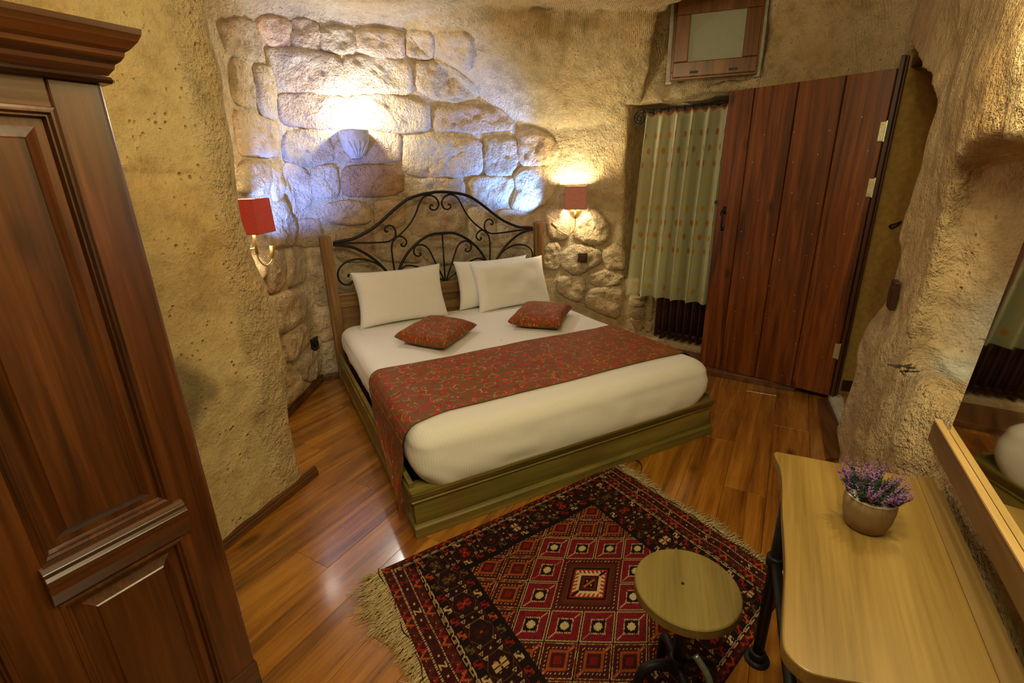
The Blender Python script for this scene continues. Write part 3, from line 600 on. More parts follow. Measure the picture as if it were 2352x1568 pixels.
# skirting boards
def skirt(pts, name='baseboard_left', h=.065, t=.018, mat=None):
    mb = MB()
    for A, B in zip(pts[:-1], pts[1:]):
        A = Vector((*A, 0)); B = Vector((*B, 0)); d = (B-A).normalized(); n_ = Vector((d.y, -d.x, 0))
        mb.ext([(0, 0), (t, 0), (t, h*.55), (t*.75, h*.62), (t*.75, h*.8), (t*.35, h), (0, h)], A, B, n_, (0, 0, 1))
    o = mb.build(name, mat or SKIRT); o['kind'] = 'structure'; return o
skirt([(-1.35, -2.165), (-.775, -1.622), (-.362, -1.232)], 'baseboard_left', .055, .022)
skirt([(-.47, -.455), (-.155, .135)], 'baseboard_back', .06, .02)
skirt([(-.155, .115), (-.02, .118)], 'baseboard_back', .045, .02)

# ---------------------------------------------------------------- doorway
sdir = Vector((.844, .536, 0)); ndir = Vector((.536, -.844, 0))
def RP(s, R, z): return Vector((.94, -3.31, 0))+sdir*s+ndir*(R+.03)+Vector((0, 0, z))
mb = MB(); mb.ext([(0, 0), (.03, 0), (.03, 2.12), (0, 2.12)], RP(2.36, .0, 0), RP(2.36, 1.45, 0), sdir, (0, 0, 1)); o = mb.build('wall_doorway', OCHRE); o['kind'] = 'structure'
mb = MB(); mb.box(tuple(RP(1.85, 1.44, 1.0)), (1.3, .03, 2.4), .566); o = mb.build('wall_passage', OCHRE); o['kind'] = 'structure'
mb = MB(); mb.ext([(0, 0), (.015, 0), (.015, .07), (0, .07)], RP(2.345, .02, .07), RP(2.345, 1.4, .07), sdir, (0, 0, 1)); o = mb.build('baseboard_doorway', DOORF); o['kind'] = 'structure'
mb = MB(); mb.prism([RP(1.2, .12, 0)[:2], RP(2.36, .12, 0)[:2], RP(2.36, 1.45, 0)[:2], RP(1.2, 1.45, 0)[:2]], -.02, .05); o = mb.build('floor_doorway', DARKWH); o['kind'] = 'structure'
# threshold: sill board, pale wedge, strip
th = empty('threshold', RP(1.85, 0, 0), 'raised wooden threshold with a pale plaster wedge across the open doorway', 'threshold')
MB().prism([RP(1.42, .03, 0)[:2], RP(2.33, .03, 0)[:2], RP(2.33, .12, 0)[:2], RP(1.42, .12, 0)[:2]], 0, .055).build('sill_board', wood('sill_oak', srgb(110, 74, 32), srgb(158, 112, 52), srgb(180, 134, 70), rot=(0, 0, -.566), along=0), th, bev=.004)
MB().prism([RP(1.6, .03, 0)[:2], RP(2.30, .03, 0)[:2], RP(2.33, -.05, 0)[:2]], 0, .045).build('plaster_wedge', PLASTERM, th)
MB().prism([RP(1.42, -.09, 0)[:2], RP(2.25, -.11, 0)[:2], RP(2.30, -.05, 0)[:2], RP(1.5, .03, 0)[:2]], 0, .018).build('edge_strip', SKIRT, th, bev=.003)

H0 = Vector((2.849, -2.082, 0)); E0 = Vector((2.574, -1.217, 0)); dd = (E0-H0).normalized(); dn = Vector((dd.y, -dd.x, 0))
if dn.dot(CAMP-H0) < 0: dn = -dn
DW = (E0-H0).length; ZB = .05; ZT = 2.018
dr = empty('door', H0, 'open plank door of reddish stained pine standing ajar beside the curtain', 'door')
ws = [.150, .235, .225, .215]; tot = sum(ws); x0 = 0; ws = [w_*DW/tot for w_ in ws]
for i, w_ in enumerate(ws):
    a, b = DW-x0-w_, DW-x0; x0 += w_
    mb = MB(); mb.ext([(a+.0015, -.018), (b-.0015, -.018), (b-.0015, .012), (b-.006, .0175), (a+.006, .0175), (a+.0015, .012)], H0+Vector((0, 0, ZB)), H0+Vector((0, 0, ZT)), dd, dn)
    mb.build('plank', DOORW, dr)
# handle on the free side
hp = H0+dd*(DW-.06)+dn*.018+Vector((0, 0, 1.20))
mb = MB(); mb.box(tuple(hp+Vector((0, 0, .045))), (.022, .006, .05), math.atan2(dd.y, dd.x)); mb.box(tuple(hp+Vector((0, 0, -.085))), (.02, .006, .03), math.atan2(dd.y, dd.x))
mb.tube(catmull([hp+Vector((0, 0, .04)), hp+dn*.025+Vector((0, 0, .03)), hp+dn*.032-dd*.004+Vector((0, 0, -.02)), hp+dn*.024+Vector((0, 0, -.07)), hp+dn*.002+Vector((0, 0, -.085))]), .0055, 8)
mb.tube(catmull([hp+dn*.008+Vector((0, 0, .055)), hp+dn*.02+dd*.012+Vector((0, 0, .04)), hp+dn*.012+dd*.016+Vector((0, 0, .012))]), .005, 8)
mb.build('handle', IRONM, dr, True).__setitem__('label', 'black wrought iron pull handle')
mb = MB(); mb.box(tuple(H0+dd*(DW+.012)+Vector((0, 0, 1.30))), (.02, .012, .022), math.atan2(dd.y, dd.x)); mb.build('latch', BLACKP, dr)
# studs
rs2 = random.Random(4); mb = MB()
for cx_ in (.1, .3, .52, .74):
    for k in range(9):
        p = H0+dd*(DW*cx_+rs2.uniform(-.05, .05))+dn*.0175+Vector((0, 0, .15+k*.2+rs2.uniform(-.06, .06)))
        mb.lathe([(.0032, -.001), (.0028, .0015), (.0001, .002)], tuple(p), 6, Matrix(((dd.x, 0, dn.x), (dd.y, 0, dn.y), (0, 1, 0))))
o = mb.build('nail_heads', STEEL, dr); o['kind'] = 'stuff'
for zc in (1.70, 1.395, .37):
    hg = MB(); c = H0+dn*.022+Vector((0, 0, zc)); hg.box(tuple(c+dd*.012), (.026, .004, .10), math.atan2(dd.y, dd.x)); hg.tube([c-dd*.004-Vector((0, 0, .055)), c-dd*.004+Vector((0, 0, .055))], .006, 8)
    for q_ in (-.035, 0, .035): hg.lathe([(.004, 0), (.003, .002), (.0001, .002)], tuple(c+dd*.014+dn*.002+Vector((0, 0, q_))), 6, Matrix(((dd.x, 0, dn.x), (dd.y, 0, dn.y), (0, 1, 0))))
    hg.build('hinge', STEEL, dr)
fr = bpy.data.objects.new('door_1', None); COL.objects.link(fr); fr.location = H0; fr['kind'] = 'structure'
MB().box(tuple(H0-dd*.014-dn*.012+Vector((0, 0, 1.05))), (.022, .05, 2.06), math.atan2(dd.y, dd.x)).build('frame_post', DOORF, fr, bev=.004)
MB().box(tuple(H0-dd*.03-dn*.03+Vector((0, 0, 1.05))), (.012, .03, 2.06), math.atan2(dd.y, dd.x)).build('frame_stop', DOORF, fr, bev=.004)
MB().ext([(0, 0), (.07, 0), (.07, .05), (0, .05)], RP(1.45, .02, 2.03), RP(2.36, .02, 2.03), ndir, (0, 0, 1)).build('frame_head', DOORF, fr, bev=.004)
hk = empty('door_hook', RP(2.355, .09, 1.16), 'small black metal hook on the ochre wall inside the doorway', 'hook')
pH = RP(2.357, .085, 1.165)
MB().tube(catmull([pH, pH-sdir*.03+Vector((0, 0, .01)), pH-sdir*.05+ndir*.03+Vector((0, 0, .025)), pH+ndir*.05+Vector((0, 0, .03)), pH+ndir*.02+Vector((0, 0, -.01)), pH]), .005, 6).build('hook_loop', IRONM, hk, True)

# low ledge under the window wall
led = MB(); led.prism([(2.27, -.90), (2.55, -1.40), (2.80, -1.87), (3.0, -1.9), (2.9, -1.0), (2.5, -.5)], 0, .045); o = led.build('trim_1', SKIRT, bev=.004); o['kind'] = 'structure'

# ---------------------------------------------------------------- small high window
wc = Vector((2.6925, -.946, 0)); wa = Vector((.71, -.704, 0)); wn = Vector((-.704, -.71, 0))
def WP(a, z, n_=0): return wc+wa*a+wn*n_+Vector((0, 0, z))
wd = bpy.data.objects.new('window_1', None); COL.objects.link(wd); wd.location = WP(0, 2.15); wd['kind'] = 'structure'
def frame_ring(mb, a0, a1, z0, z1, wdt, n0, n1):
    for A, B, U in ((WP(a0, z0), WP(a1, z0), Vector((0, 0, 1))), (WP(a1, z1), WP(a0, z1), Vector((0, 0, -1)))): mb.ext([(0, n0), (wdt, n0), (wdt, n1), (0, n1)], A, B, U, wn)
    for A, B, U in ((WP(a0, z0+wdt), WP(a0, z1-wdt), wa), (WP(a1, z0+wdt), WP(a1, z1-wdt), -wa)): mb.ext([(0, n0), (wdt, n0), (wdt, n1), (0, n1)], A, B, U, wn)
mb = MB(); [mb.ext([(0, -.06), (.04, -.06), (.04, -.012), (0, -.012)], WP(a_, 2.145), WP(a_, 2.74), wa, wn) for a_ in (-.322, .278)]; mb.build('plaster_surround', PLASTERM, wd)
mb = MB(); frame_ring(mb, -.292, .292, 2.152, 2.66, .05, -.02, .035); mb.build('window_frame', WINW, wd, bev=.004)
sash = empty('s', WP(0, 2.4), '', ''); bpy.data.objects.remove(sash)
mb = MB(); frame_ring(mb, -.278, .278, 2.165, 2.655, .098, .02, .058); mb.build('window_sash', WINW, wd, bev=.006)
GL, nt, b_, ln_ = nodes('frosted_glass'); b_.inputs['Base Color'].default_value = (.36, .38, .27, 1); b_.inputs['Roughness'].default_value = .45
nz1 = N(nt, 'ShaderNodeTexNoise'); nz1.inputs['Scale'].default_value = 180; tc1 = N(nt, 'ShaderNodeTexCoord'); ln_.new(tc1.outputs['Object'], nz1.inputs['Vector']); bp1 = N(nt, 'ShaderNodeBump'); bp1.inputs['Strength'].default_value = .5; bp1.inputs['Distance'].default_value = .002
ln_.new(nz1.outputs['Fac'], bp1.inputs['Height']); ln_.new(bp1.outputs[0], b_.inputs['Normal'])
mb = MB(); mb.ext([(-.19, .032), (.19, .032), (.19, .038), (-.19, .038)], WP(0, 2.25), WP(0, 2.565), wa, wn); mb.build('pane', GL, wd)
mb = MB(); mb.ext([(-.008, 0), (.008, 0), (.008, .03), (-.008, .03)], WP(-.02, 2.62, .058), WP(-.02, 2.64, .058), wa, wn); mb.ext([(-.045, .018), (.02, .018), (.02, .03), (-.045, .03)], WP(-.02, 2.625, .06), WP(-.02, 2.637, .06), wa, wn); mb.build('window_handle', GREYM, wd, bev=.003)
for a_ in (-.13, .13): mb = MB(); mb.ext([(-.028, 0), (.028, 0), (.028, .006), (-.028, .006)], WP(a_, 2.185, .056), WP(a_, 2.200, .056), wa, wn); mb.build('drain_cap', BLACKP, wd, bev=.002)

# ---------------------------------------------------------------- curtain, rod, radiator
cd = Vector((.387, -.922, 0)); cn = Vector((-.922, -.387, 0))
Cw = Vector((2.62, -.93, 0))                              # on the curtain plane
def CP(t, z, n_=0): return Cw+cd*t+cn*n_+Vector((0, 0, z))
ta, tb = -.41, .42
rod = empty('curtain_rod', CP(ta, 1.975, .02), 'black iron curtain rod with a spiral finial above the green curtain', 'curtain rod')
MB().tube([CP(ta, 1.975, .02), CP(tb, 1.975, .02)], .009, 10).build('pole', IRONM, rod, True)
sp = [];
for k in range(40):
    a = -.4+k/39*4.2*PI; r_ = .058*(1-k/39*.85); sp.append(CP(ta-.055+r_*math.cos(a+1.2), 1.925+r_*math.sin(a+1.2), .02))
MB().tube([CP(ta+.01, 1.975, .02), CP(ta-.02, 1.978, .02)]+sp, .006, 8).build('finial', IRONM, rod, True)
for t_ in (ta+.01, tb-.3):
    MB().tube([CP(t_, 1.975, .02), CP(t_, 1.96, -.10)], .008, 8).build('bracket', IRONM, rod, True)
for k in range(13):
    t_ = ta+.05+k*.063; c = CP(t_, 1.968, .02); mb = MB()
    mb.tube([c+cn*(.014*math.cos(a))+Vector((0, 0, .016*math.sin(a))) for a in [2*PI*j/12 for j in range(12)]], .0028, 6, closed=True); mb.build('ring', IRONM, rod, True)
w2 = bpy.data.objects.new('window_backing', None); COL.objects.link(w2); w2.location = CP(0, .8, -.2); w2['kind'] = 'structure'  # unseen window, added to darken the gaps in the sheer curtain
for (a0_, a1_, z0_, z1_, nm_) in ((-.30, -.23, .66, 2.0, 'window_frame'), (.38, .45, .66, 2.0, 'window_frame'), (.03, .10, .73, 1.93, 'window_mullion'), (-.23, .38, .66, .73, 'window_frame'), (-.23, .38, 1.93, 2.0, 'window_frame')):
    MB().ext([(a0_, -.27), (a1_, -.27), (a1_, -.22), (a0_, -.22)], Cw+Vector((0, 0, z0_)), Cw+Vector((0, 0, z1_)), cd, cn).build(nm_, DOORF, w2)
PANE = plain('dark_backing_pane', (.012, .012, .008), .08)  # near-black so the recess behind the curtain reads dark
for (a0_, a1_) in ((-.23, .03), (.10, .38)): MB().ext([(a0_, -.255), (a1_, -.255), (a1_, -.25), (a0_, -.25)], Cw+Vector((0, 0, .73)), Cw+Vector((0, 0, 1.93)), cd, cn).build('pane', PANE, w2)
nU, nV = 260, 150
u = np.linspace(0, 1, nU)[:, None]; v = np.linspace(0, 1, nV)[None, :]
fold = .062*np.sin(u*2*PI*7.3+.8*np.sin(v*2.0)+.5)+.010*np.sin(u*2*PI*16.7+1+v*1.3)
fold = fold*(.30+.85*v**.8)
left_flare = -.075*(1-u)**1.5*v
tt = ta+.02+u*(.86)+left_flare+.022*np.sin(u*2*PI*7.3+2)*(.3+.7*v)
zz = 1.945-v*(1.435)+.010*np.sin(u*2*PI*13)*(v < .02)+.008*np.sin(u*2*PI*7.3+1)*v + .045*(v**6)*(.5-u)*0
P = np.zeros((nU, nV, 3)); 
for k in range(3): P[:, :, k] = Cw[k]+cd[k]*tt+cn[k]*(fold+.06)
P[:, :, 2] = zz+0*u
green = np.array(srgb(232, 234, 188)); colr = np.tile(green, (nU, nV, 1))
colr = colr*(1+.03*np.sin(u*600)[:, :, None]*np.ones((1, nV, 1)))
U_ = u*1.75*np.ones_like(v); V_ = v*1.435*np.ones_like(u)
for row in range(13):
    for cidx in range(16):
        cx_, cy_ = .05+cidx*.118+(row % 2)*.059, .16+row*.108
        kind = (row+0) % 3
        cc = [np.array(srgb(250, 232, 150)), np.array(srgb(240, 158, 36)), np.array(srgb(246, 196, 90))][kind] if row % 2 else [np.array(srgb(240, 158, 36)), np.array(srgb(250, 226, 130)), np.array(srgb(240, 166, 50))][kind]
        mk = ((U_-cx_)/.018)**2+((V_-cy_)/.023)**2 < 1; colr[mk] = cc
colr[:, :2] = np.array(srgb(200, 120, 60))
CURT, nt, b_, ln_ = nodes('sheer_green_curtain'); at = N(nt, 'ShaderNodeAttribute', attribute_name='tint'); ln_.new(at.outputs['Color'], b_.inputs['Base Color']); b_.inputs['Roughness'].default_value = .8
tl_ = N(nt, 'ShaderNodeBsdfTranslucent'); ln_.new(at.outputs['Color'], tl_.inputs[0]); tp = N(nt, 'ShaderNodeBsdfTransparent'); m1 = N(nt, 'ShaderNodeMixShader'); m1.inputs[0].default_value = .3; m2 = N(nt, 'ShaderNodeMixShader'); lw = N(nt, 'ShaderNodeLayerWeight'); lw.inputs['Blend'].default_value = .5; fr2 = ramp(nt, [(.0, (.66, .66, .66)), (.30, (.50, .50, .50)), (.8, (.04, .04, .04))]); ln_.new(lw.outputs['Facing'], fr2.inputs[0]); ln_.new(fr2.outputs[0], m2.inputs[0])
ln_.new(b_.outputs[0], m1.inputs[1]); ln_.new(tl_.outputs[0], m1.inputs[2]); ln_.new(m1.outputs[0], m2.inputs[1]); ln_.new(tp.outputs[0], m2.inputs[2]); ln_.new(m2.outputs[0], nt.nodes['Material Output'].inputs[0])
o = grid_mesh('curtain', P, CURT, None, colr); tag(o, 'sheer green curtain with orange dots hanging in front of the niche', 'curtain')

rd = empty('radiator', CP(0, .12, -.06), 'brown column radiator under the green curtain', 'radiator')
for k in range(13):
    t_ = -.235+k*.062; mb = MB()
    for n_ in (-.055, 0, .055):
        mb.tube([CP(t_, .155, n_-.12), CP(t_, .70, n_-.12)], .0125, 8)
    mb.tube([CP(t_, .15, -.18), CP(t_, .142, -.12), CP(t_, .15, -.06)], .016, 8); mb.tube([CP(t_, .70, -.18), CP(t_, .71, -.12), CP(t_, .70, -.06)], .016, 8)
    mb.build('section', RADM, rd, True)
mb = MB(); mb.tube([CP(-.25, .16, -.12), CP(.53, .16, -.12)], .018, 10); mb.build('bottom_pipe', RADM, rd, True)
mb = MB(); mb.tube([CP(-.25, .69, -.12), CP(.53, .69, -.12)], .018, 10); mb.build('top_pipe', RADM, rd, True)
for t_ in (-.2, .45):
    MB().box(tuple(CP(t_, .075, -.12)), (.02, .05, .15), math.atan2(cd.y, cd.x)).build('leg', RADM, rd)

# ---------------------------------------------------------------- bed frame
bed = empty('bed', (.89, -1.0, 0), 'double bed frame of brown and olive painted wood with a scrolled black iron headboard', 'bed')
WB = 1.78; YF = -1.975; HF = .228
# footboard: moulded profile (outward -y)
mb = MB()
fp = [(0, 0), (.045, 0), (.045, .052), (.036, .058), (.030, .060)]
def ext_foot(prof, nm, mat): MB().ext(prof, (-.02, YF+.03, 0), (WB+.02, YF+.03, 0), (0, -1, 0), (0, 0, 1)).build(nm, mat, fb)
fb = MB().ext([(0, .056), (.024, .056), (.024, .172), (0, .172)], (-.02, YF+.03, 0), (WB+.02, YF+.03, 0), (0, -1, 0), (0, 0, 1)).build('footboard', OLIVEW, bed, bev=.003)
def sub(prof, nm):
    o = MB().ext(prof, (-.03, YF+.03, 0), (WB+.03, YF+.03, 0), (0, -1, 0), (0, 0, 1)).build(nm, OLIVEW, fb, bev=.002); return o
sub([(0, 0), (.044, 0), (.044, .048), (.036, .056), (.024, .058), (0, .058)], 'base_moulding')
sub([(0, .170), (.026, .170), (.034, .176), (.028, .186), (.038, .196), (.048, .222), (.048, HF), (0, HF)], 'top_moulding')
sub([(0, HF), (.048, HF), (.048, HF+.006), (-.05, HF+.006), (-.05, HF-.014), (0, HF-.014)], 'cap_strip')
for sx in (0, 1):
    X0 = -.028 if sx == 0 else WB+.028; U = (1, 0, 0) if sx == 0 else (-1, 0, 0)
    sr = MB().ext([(0, .02), (.022, .02), (.022, .26), (0, .26)], (X0, -.02, 0), (X0, YF+.03, 0), U, (0, 0, 1)).build('side_rail', OLIVEW, bed, bev=.003)
    for z_ in (.06, .20):
        MB().ext([(-.006, z_), (0, z_), (0, z_+.03), (-.006, z_+.024)], (X0, -.04, 0), (X0, YF+.0, 0), U, (0, 0, 1)).build('rail_bead', OLIVEW, sr)
MB().box((.89, -1.0, .13), (1.70, 1.88, .05)).build('slat_base', DOORF, bed)
for X0 in (0, WB):
    pp = []
    mb = MB(); mb.box((X0, -.01, .565), (.078, .058, 1.13))
    mb.add([(X0+sx*.039, -.01+sy*.029, 1.13) for sx, sy in ((-1, -1), (1, -1), (1, 1), (-1, 1))]+[(X0+sx*.028, -.01+sy*.02, 1.142) for sx, sy in ((-1, -1), (1, -1), (1, 1), (-1, 1))], [(0, 1, 5, 4), (1, 2, 6, 5), (2, 3, 7, 6), (3, 0, 4, 7), (4, 5, 6, 7)])
    ps = mb.build('headboard_post', POSTW, bed, bev=.004)
    MB().box((X0-.002, -.042, .56), (.030, .008, 1.11)).build('post_moulding', POSTW, ps, bev=.002)
hb = MB().box((.89, 0, .50), (1.72, .03, .36)).build('headboard_panel', POSTX, bed, bev=.003)
MB().box((.89, -.008, .665), (1.72, .048, .095)).build('headboard_rail', POSTX, bed, bev=.006)
MB().box((.89, -.020, .612), (1.72, .02, .012)).build('headboard_bead', POSTX, bed, bev=.003)
def iron_part(key, r, nm, both=True):
    for sgn in ((1, -1) if both else (1,)):
        pts = [((x_ if sgn == 1 else 2*.887-x_), -.005, z_) for x_, z_ in IRON[key]]
        MB().tube(catmull(pts, 5), r, 8).build(nm, IRONM, bed, True)
iron_part('arch', .0115, 'top_arch_bar'); iron_part('lower', .0105, 'side_arch_bar'); iron_part('inner', .0105, 'inner_arch_bar')
for k_ in ('bar', 'scroll', 'curl', 'fan', 'outer', 'small'): iron_part(k_, .0068, 'iron_scroll')
MB().tube([(.887, -.005, 1.09), (.885, -.005, .705)], .0065, 8).build('center_rod', IRONM, bed, True)
MB().box((.886, -.01, .713), (.05, .02, .014)).build('foot_clamp', IRONM, bed, bev=.003)

# mattress with fitted sheet: superellipse-edged block with soft sag and tucked hem
def rbox_point(a, b, c, hx, hy, hz, r):
    pass
def mattress():
    nx_, ny_ = 150, 160; x0_, x1_, y0_, y1_ = .005, 1.772, -1.985, -.045; zt, zb_ = .478, .205
    # grid over the top and down the sides
    def prof(s, L, R=.085, drop=.27):
        """arc-length param from edge: returns (offset inward, z) for distance s beyond the flat part"""
        pass
    # parametrise each axis: flat, quarter round, drop
    def axis(n, a0, a1, R, dropn):
        flat = np.linspace(a0+R, a1-R, n); ang = np.linspace(0, PI/2, 9)[1:]
        lo = [(a0+R-R*math.sin(t), 1-math.cos(t), t) for t in ang]; hi = [(a1-R+R*math.sin(t), 1-math.cos(t), t) for t in ang]
        return flat, lo, hi
    R = .075; pts = []
    us = np.concatenate([-np.linspace(1, 0, 12)[:-1]*.0, ])
    # use a rounded-rectangle ring sweep instead
    cxm, cym = (x0_+x1_)/2, (y0_+y1_)/2; hx, hy = (x1_-x0_)/2, (y1_-y0_)/2
    th = []; rc = .09; M_ = 50
    ring = []
    def rr(hx, hy, rc):
        out = []
        for (sx, sy, a0) in ((1, 1, 0), (-1, 1, PI/2), (-1, -1, PI), (1, -1, 3*PI/2)):
            cx_, cy_ = sx*(hx-rc), sy*(hy-rc)
            for k in range(8): a = a0+k/7*PI/2; out.append((cx_+rc*math.cos(a), cy_+rc*math.sin(a)))
            # straight samples to the next corner
            nxt = {(1, 1): (-1, 1), (-1, 1): (-1, -1), (-1, -1): (1, -1), (1, -1): (1, 1)}[(sx, sy)]
            a = a0+PI/2; p = (cx_+rc*math.cos(a), cy_+rc*math.sin(a)); q_ = (nxt[0]*(hx-rc)+rc*math.cos(a), nxt[1]*(hy-rc)+rc*math.sin(a))
            for k in range(1, 45): t = k/45; out.append((p[0]*(1-t)+q_[0]*t, p[1]*(1-t)+q_[1]*t))
        return np.array(out)
    rows = []
    for f_ in (.0, .25, .5, .7, .85, .93, .97): r_ = rr((hx-R)*f_ if f_ else .004, (hy-R)*f_ if f_ else .004, max(.002, .06*f_)); rows.append(np.c_[r_, np.full(len(r_), zt)])
    for t in np.linspace(.0, PI/2, 10):
        ins = R*(1-math.sin(t)); r_ = rr(hx-ins, hy-ins, .06+.03*math.sin(t)); rows.append(np.c_[r_, np.full(len(r_), zt-R*(1-math.cos(t)))])
    for z_ in np.linspace(zt-R, zb_+.02, 9)[1:]:
        k = (zt-R-z_)/(zt-R-zb_); bul = .016*math.sin(k*PI)-.005*k; r_ = rr(hx+.016*math.sin(k*PI)-.065*k*k, hy+bul, rc+.03*k); rows.append(np.c_[r_, np.full(len(r_), z_)])
    r_ = rr(hx-.10, hy-.04, rc); rows.append(np.c_[r_, np.full(len(r_), zb_)])
    P = np.array(rows); P = np.concatenate([P, P[:, :1]], 1)
    P[:, :, 0] += cxm; P[:, :, 1] += cym
    x_, y_, z_ = P[:, :, 0], P[:, :, 1], P[:, :, 2]
    P[:, :, 2] += .005*fbm(x_, y_, z_*0, 2.2, 3, 4)*sstep(z_, zt-.10, zt-.01) - .014*sstep(z_, zt-.12, zt-.2)*fbm(x_, y_, z_, 2.5, 2, 8)
    side_m = np.clip((zt-.03-z_)/.1, 0, 1)
    wr = fbm(x_*1.0, y_*1.0, z_*2.2, 9, 3, 6)*.006*side_m
    dx_, dy_ = x_-cxm, y_-cym; nn = np.sqrt((dx_/hx)**8+(dy_/hy)**8)+1e-9
    P[:, :, 0] += wr*np.sign(dx_)*(np.abs(dx_/hx) > .9); P[:, :, 1] += wr*np.sign(dy_)*(np.abs(dy_/hy) > .9)
    return grid_mesh('mattress', P, LINEN)
mt_ = mattress(); tag(mt_, 'thick mattress in a striped white sheet lying on the bed frame', 'mattress')

# ---------------------------------------------------------------- floral brocade painting
def paint_floral(U, Vv, seed, s=1.0):
    """U,V in metres -> colour per sample"""
    rnd = np.random.RandomState(seed); shp = U.shape
    c = np.tile(np.array(srgb(116, 76, 34)), shp+(1,)); c *= (1+.05*vnoise(U*300, Vv*40, U*0)[..., None])
    red = [np.array(srgb(170, 16, 14)), np.array(srgb(186, 24, 16)), np.array(srgb(146, 8, 14))]; gold = np.array(srgb(210, 156, 74)); pink = np.array(srgb(206, 90, 60))
    u0, v0 = float(U[0, 0]), float(Vv[0, 0]); du = float(U[1, 0]-U[0, 0]); dv = float(Vv[0, 1]-Vv[0, 0]); n, m_ = shp
    def win(cu_, cv_, r):
        i0, i1 = int(max(0, (cu_-r-u0)/du)), int(min(n, (cu_+r-u0)/du+2)); j0, j1 = int(max(0, (cv_-r-v0)/dv)), int(min(m_, (cv_+r-v0)/dv+2))
        return (slice(i0, i1), slice(j0, j1)) if i1 > i0 and j1 > j0 else None
    def disc(cu_, cv_, ra, rb, ang, col):
        w_ = win(cu_, cv_, max(ra, rb))
        if w_ is None: return
        x_, y_ = U[w_]-cu_, Vv[w_]-cv_; ca, sa = math.cos(ang), math.sin(ang)
        dd_ = np.sqrt(((x_*ca+y_*sa)/ra)**2+((-x_*sa+y_*ca)/rb)**2); al = np.clip((1-dd_)*min(ra, rb)/du+.5, 0, 1)[..., None]; c[w_] = c[w_]*(1-al)+np.asarray(col)*al
    du_l, dv_l = float(U[-1, 0]-U[0, 0]), float(Vv[0, -1]-Vv[0, 0]); P_ = .060*s
    for i in range(-1, int(du_l/P_)+2):
        for j in range(-1, int(dv_l/P_)+2):
            cu_, cv_ = u0+(i+.5*(j % 2))*P_+rnd.uniform(-.3, .3)*P_*.5, v0+j*P_+rnd.uniform(-.3, .3)*P_*.5
            a0 = rnd.uniform(0, 6.28)
            # vine: arc
            R_ = P_*rnd.uniform(.38, .6); ac = rnd.uniform(0, 6.28); sw = rnd.choice([-1, 1])*rnd.uniform(2.0, 3.6)
            ccu, ccv = cu_+R_*math.cos(a0), cv_+R_*math.sin(a0); w_ = win(ccu, ccv, R_*1.1)
            if w_ is not None:
                x_, y_ = U[w_]-ccu, Vv[w_]-ccv; rr_ = np.hypot(x_, y_); an = (np.arctan2(y_, x_)-ac) % (2*PI); al = (np.clip((.0011*s-np.abs(rr_-R_))/du+.5, 0, 1)*(an < abs(sw)))[..., None]; c[w_] = c[w_]*(1-al)+gold*al
            disc(ccu+R_*math.cos(ac), ccv+R_*math.sin(ac), .006*s, .004*s, ac, gold); disc(ccu+R_*math.cos(ac), ccv+R_*math.sin(ac), .0035*s, .002*s, ac, np.array(srgb(150, 60, 30)))
    for i in range(-1, int(du_l/P_)+2):
        for j in range(-1, int(dv_l/P_)+2):
            cu_, cv_ = u0+(i+.5*(j % 2))*P_+rnd.uniform(-.3, .3)*P_*.6, v0+j*P_+rnd.uniform(-.3, .3)*P_*.6
            rc_ = red[rnd.randint(3)]; big = rnd.rand() < .78
            if big:
                a0 = rnd.uniform(0, 6.28); f_ = rnd.uniform(.85, 1.15)*s
                for k in range(5): a = a0+k*2*PI/5; disc(cu_+.0088*f_*math.cos(a), cv_+.0088*f_*math.sin(a), .0064*f_, .0056*f_, a, rc_)
                disc(cu_, cv_, .0030*f_, .0030*f_, 0, pink); disc(cu_, cv_, .0016*f_, .0016*f_, 0, rc_)
            for k in range(rnd.randint(3, 7)):
                a = rnd.uniform(0, 6.28); r_ = P_*rnd.uniform(.34, .66); disc(cu_+r_*math.cos(a), cv_+r_*math.sin(a), .0062*s, .0038*s, rnd.uniform(0, 3.1), red[rnd.randint(3)])
    return c
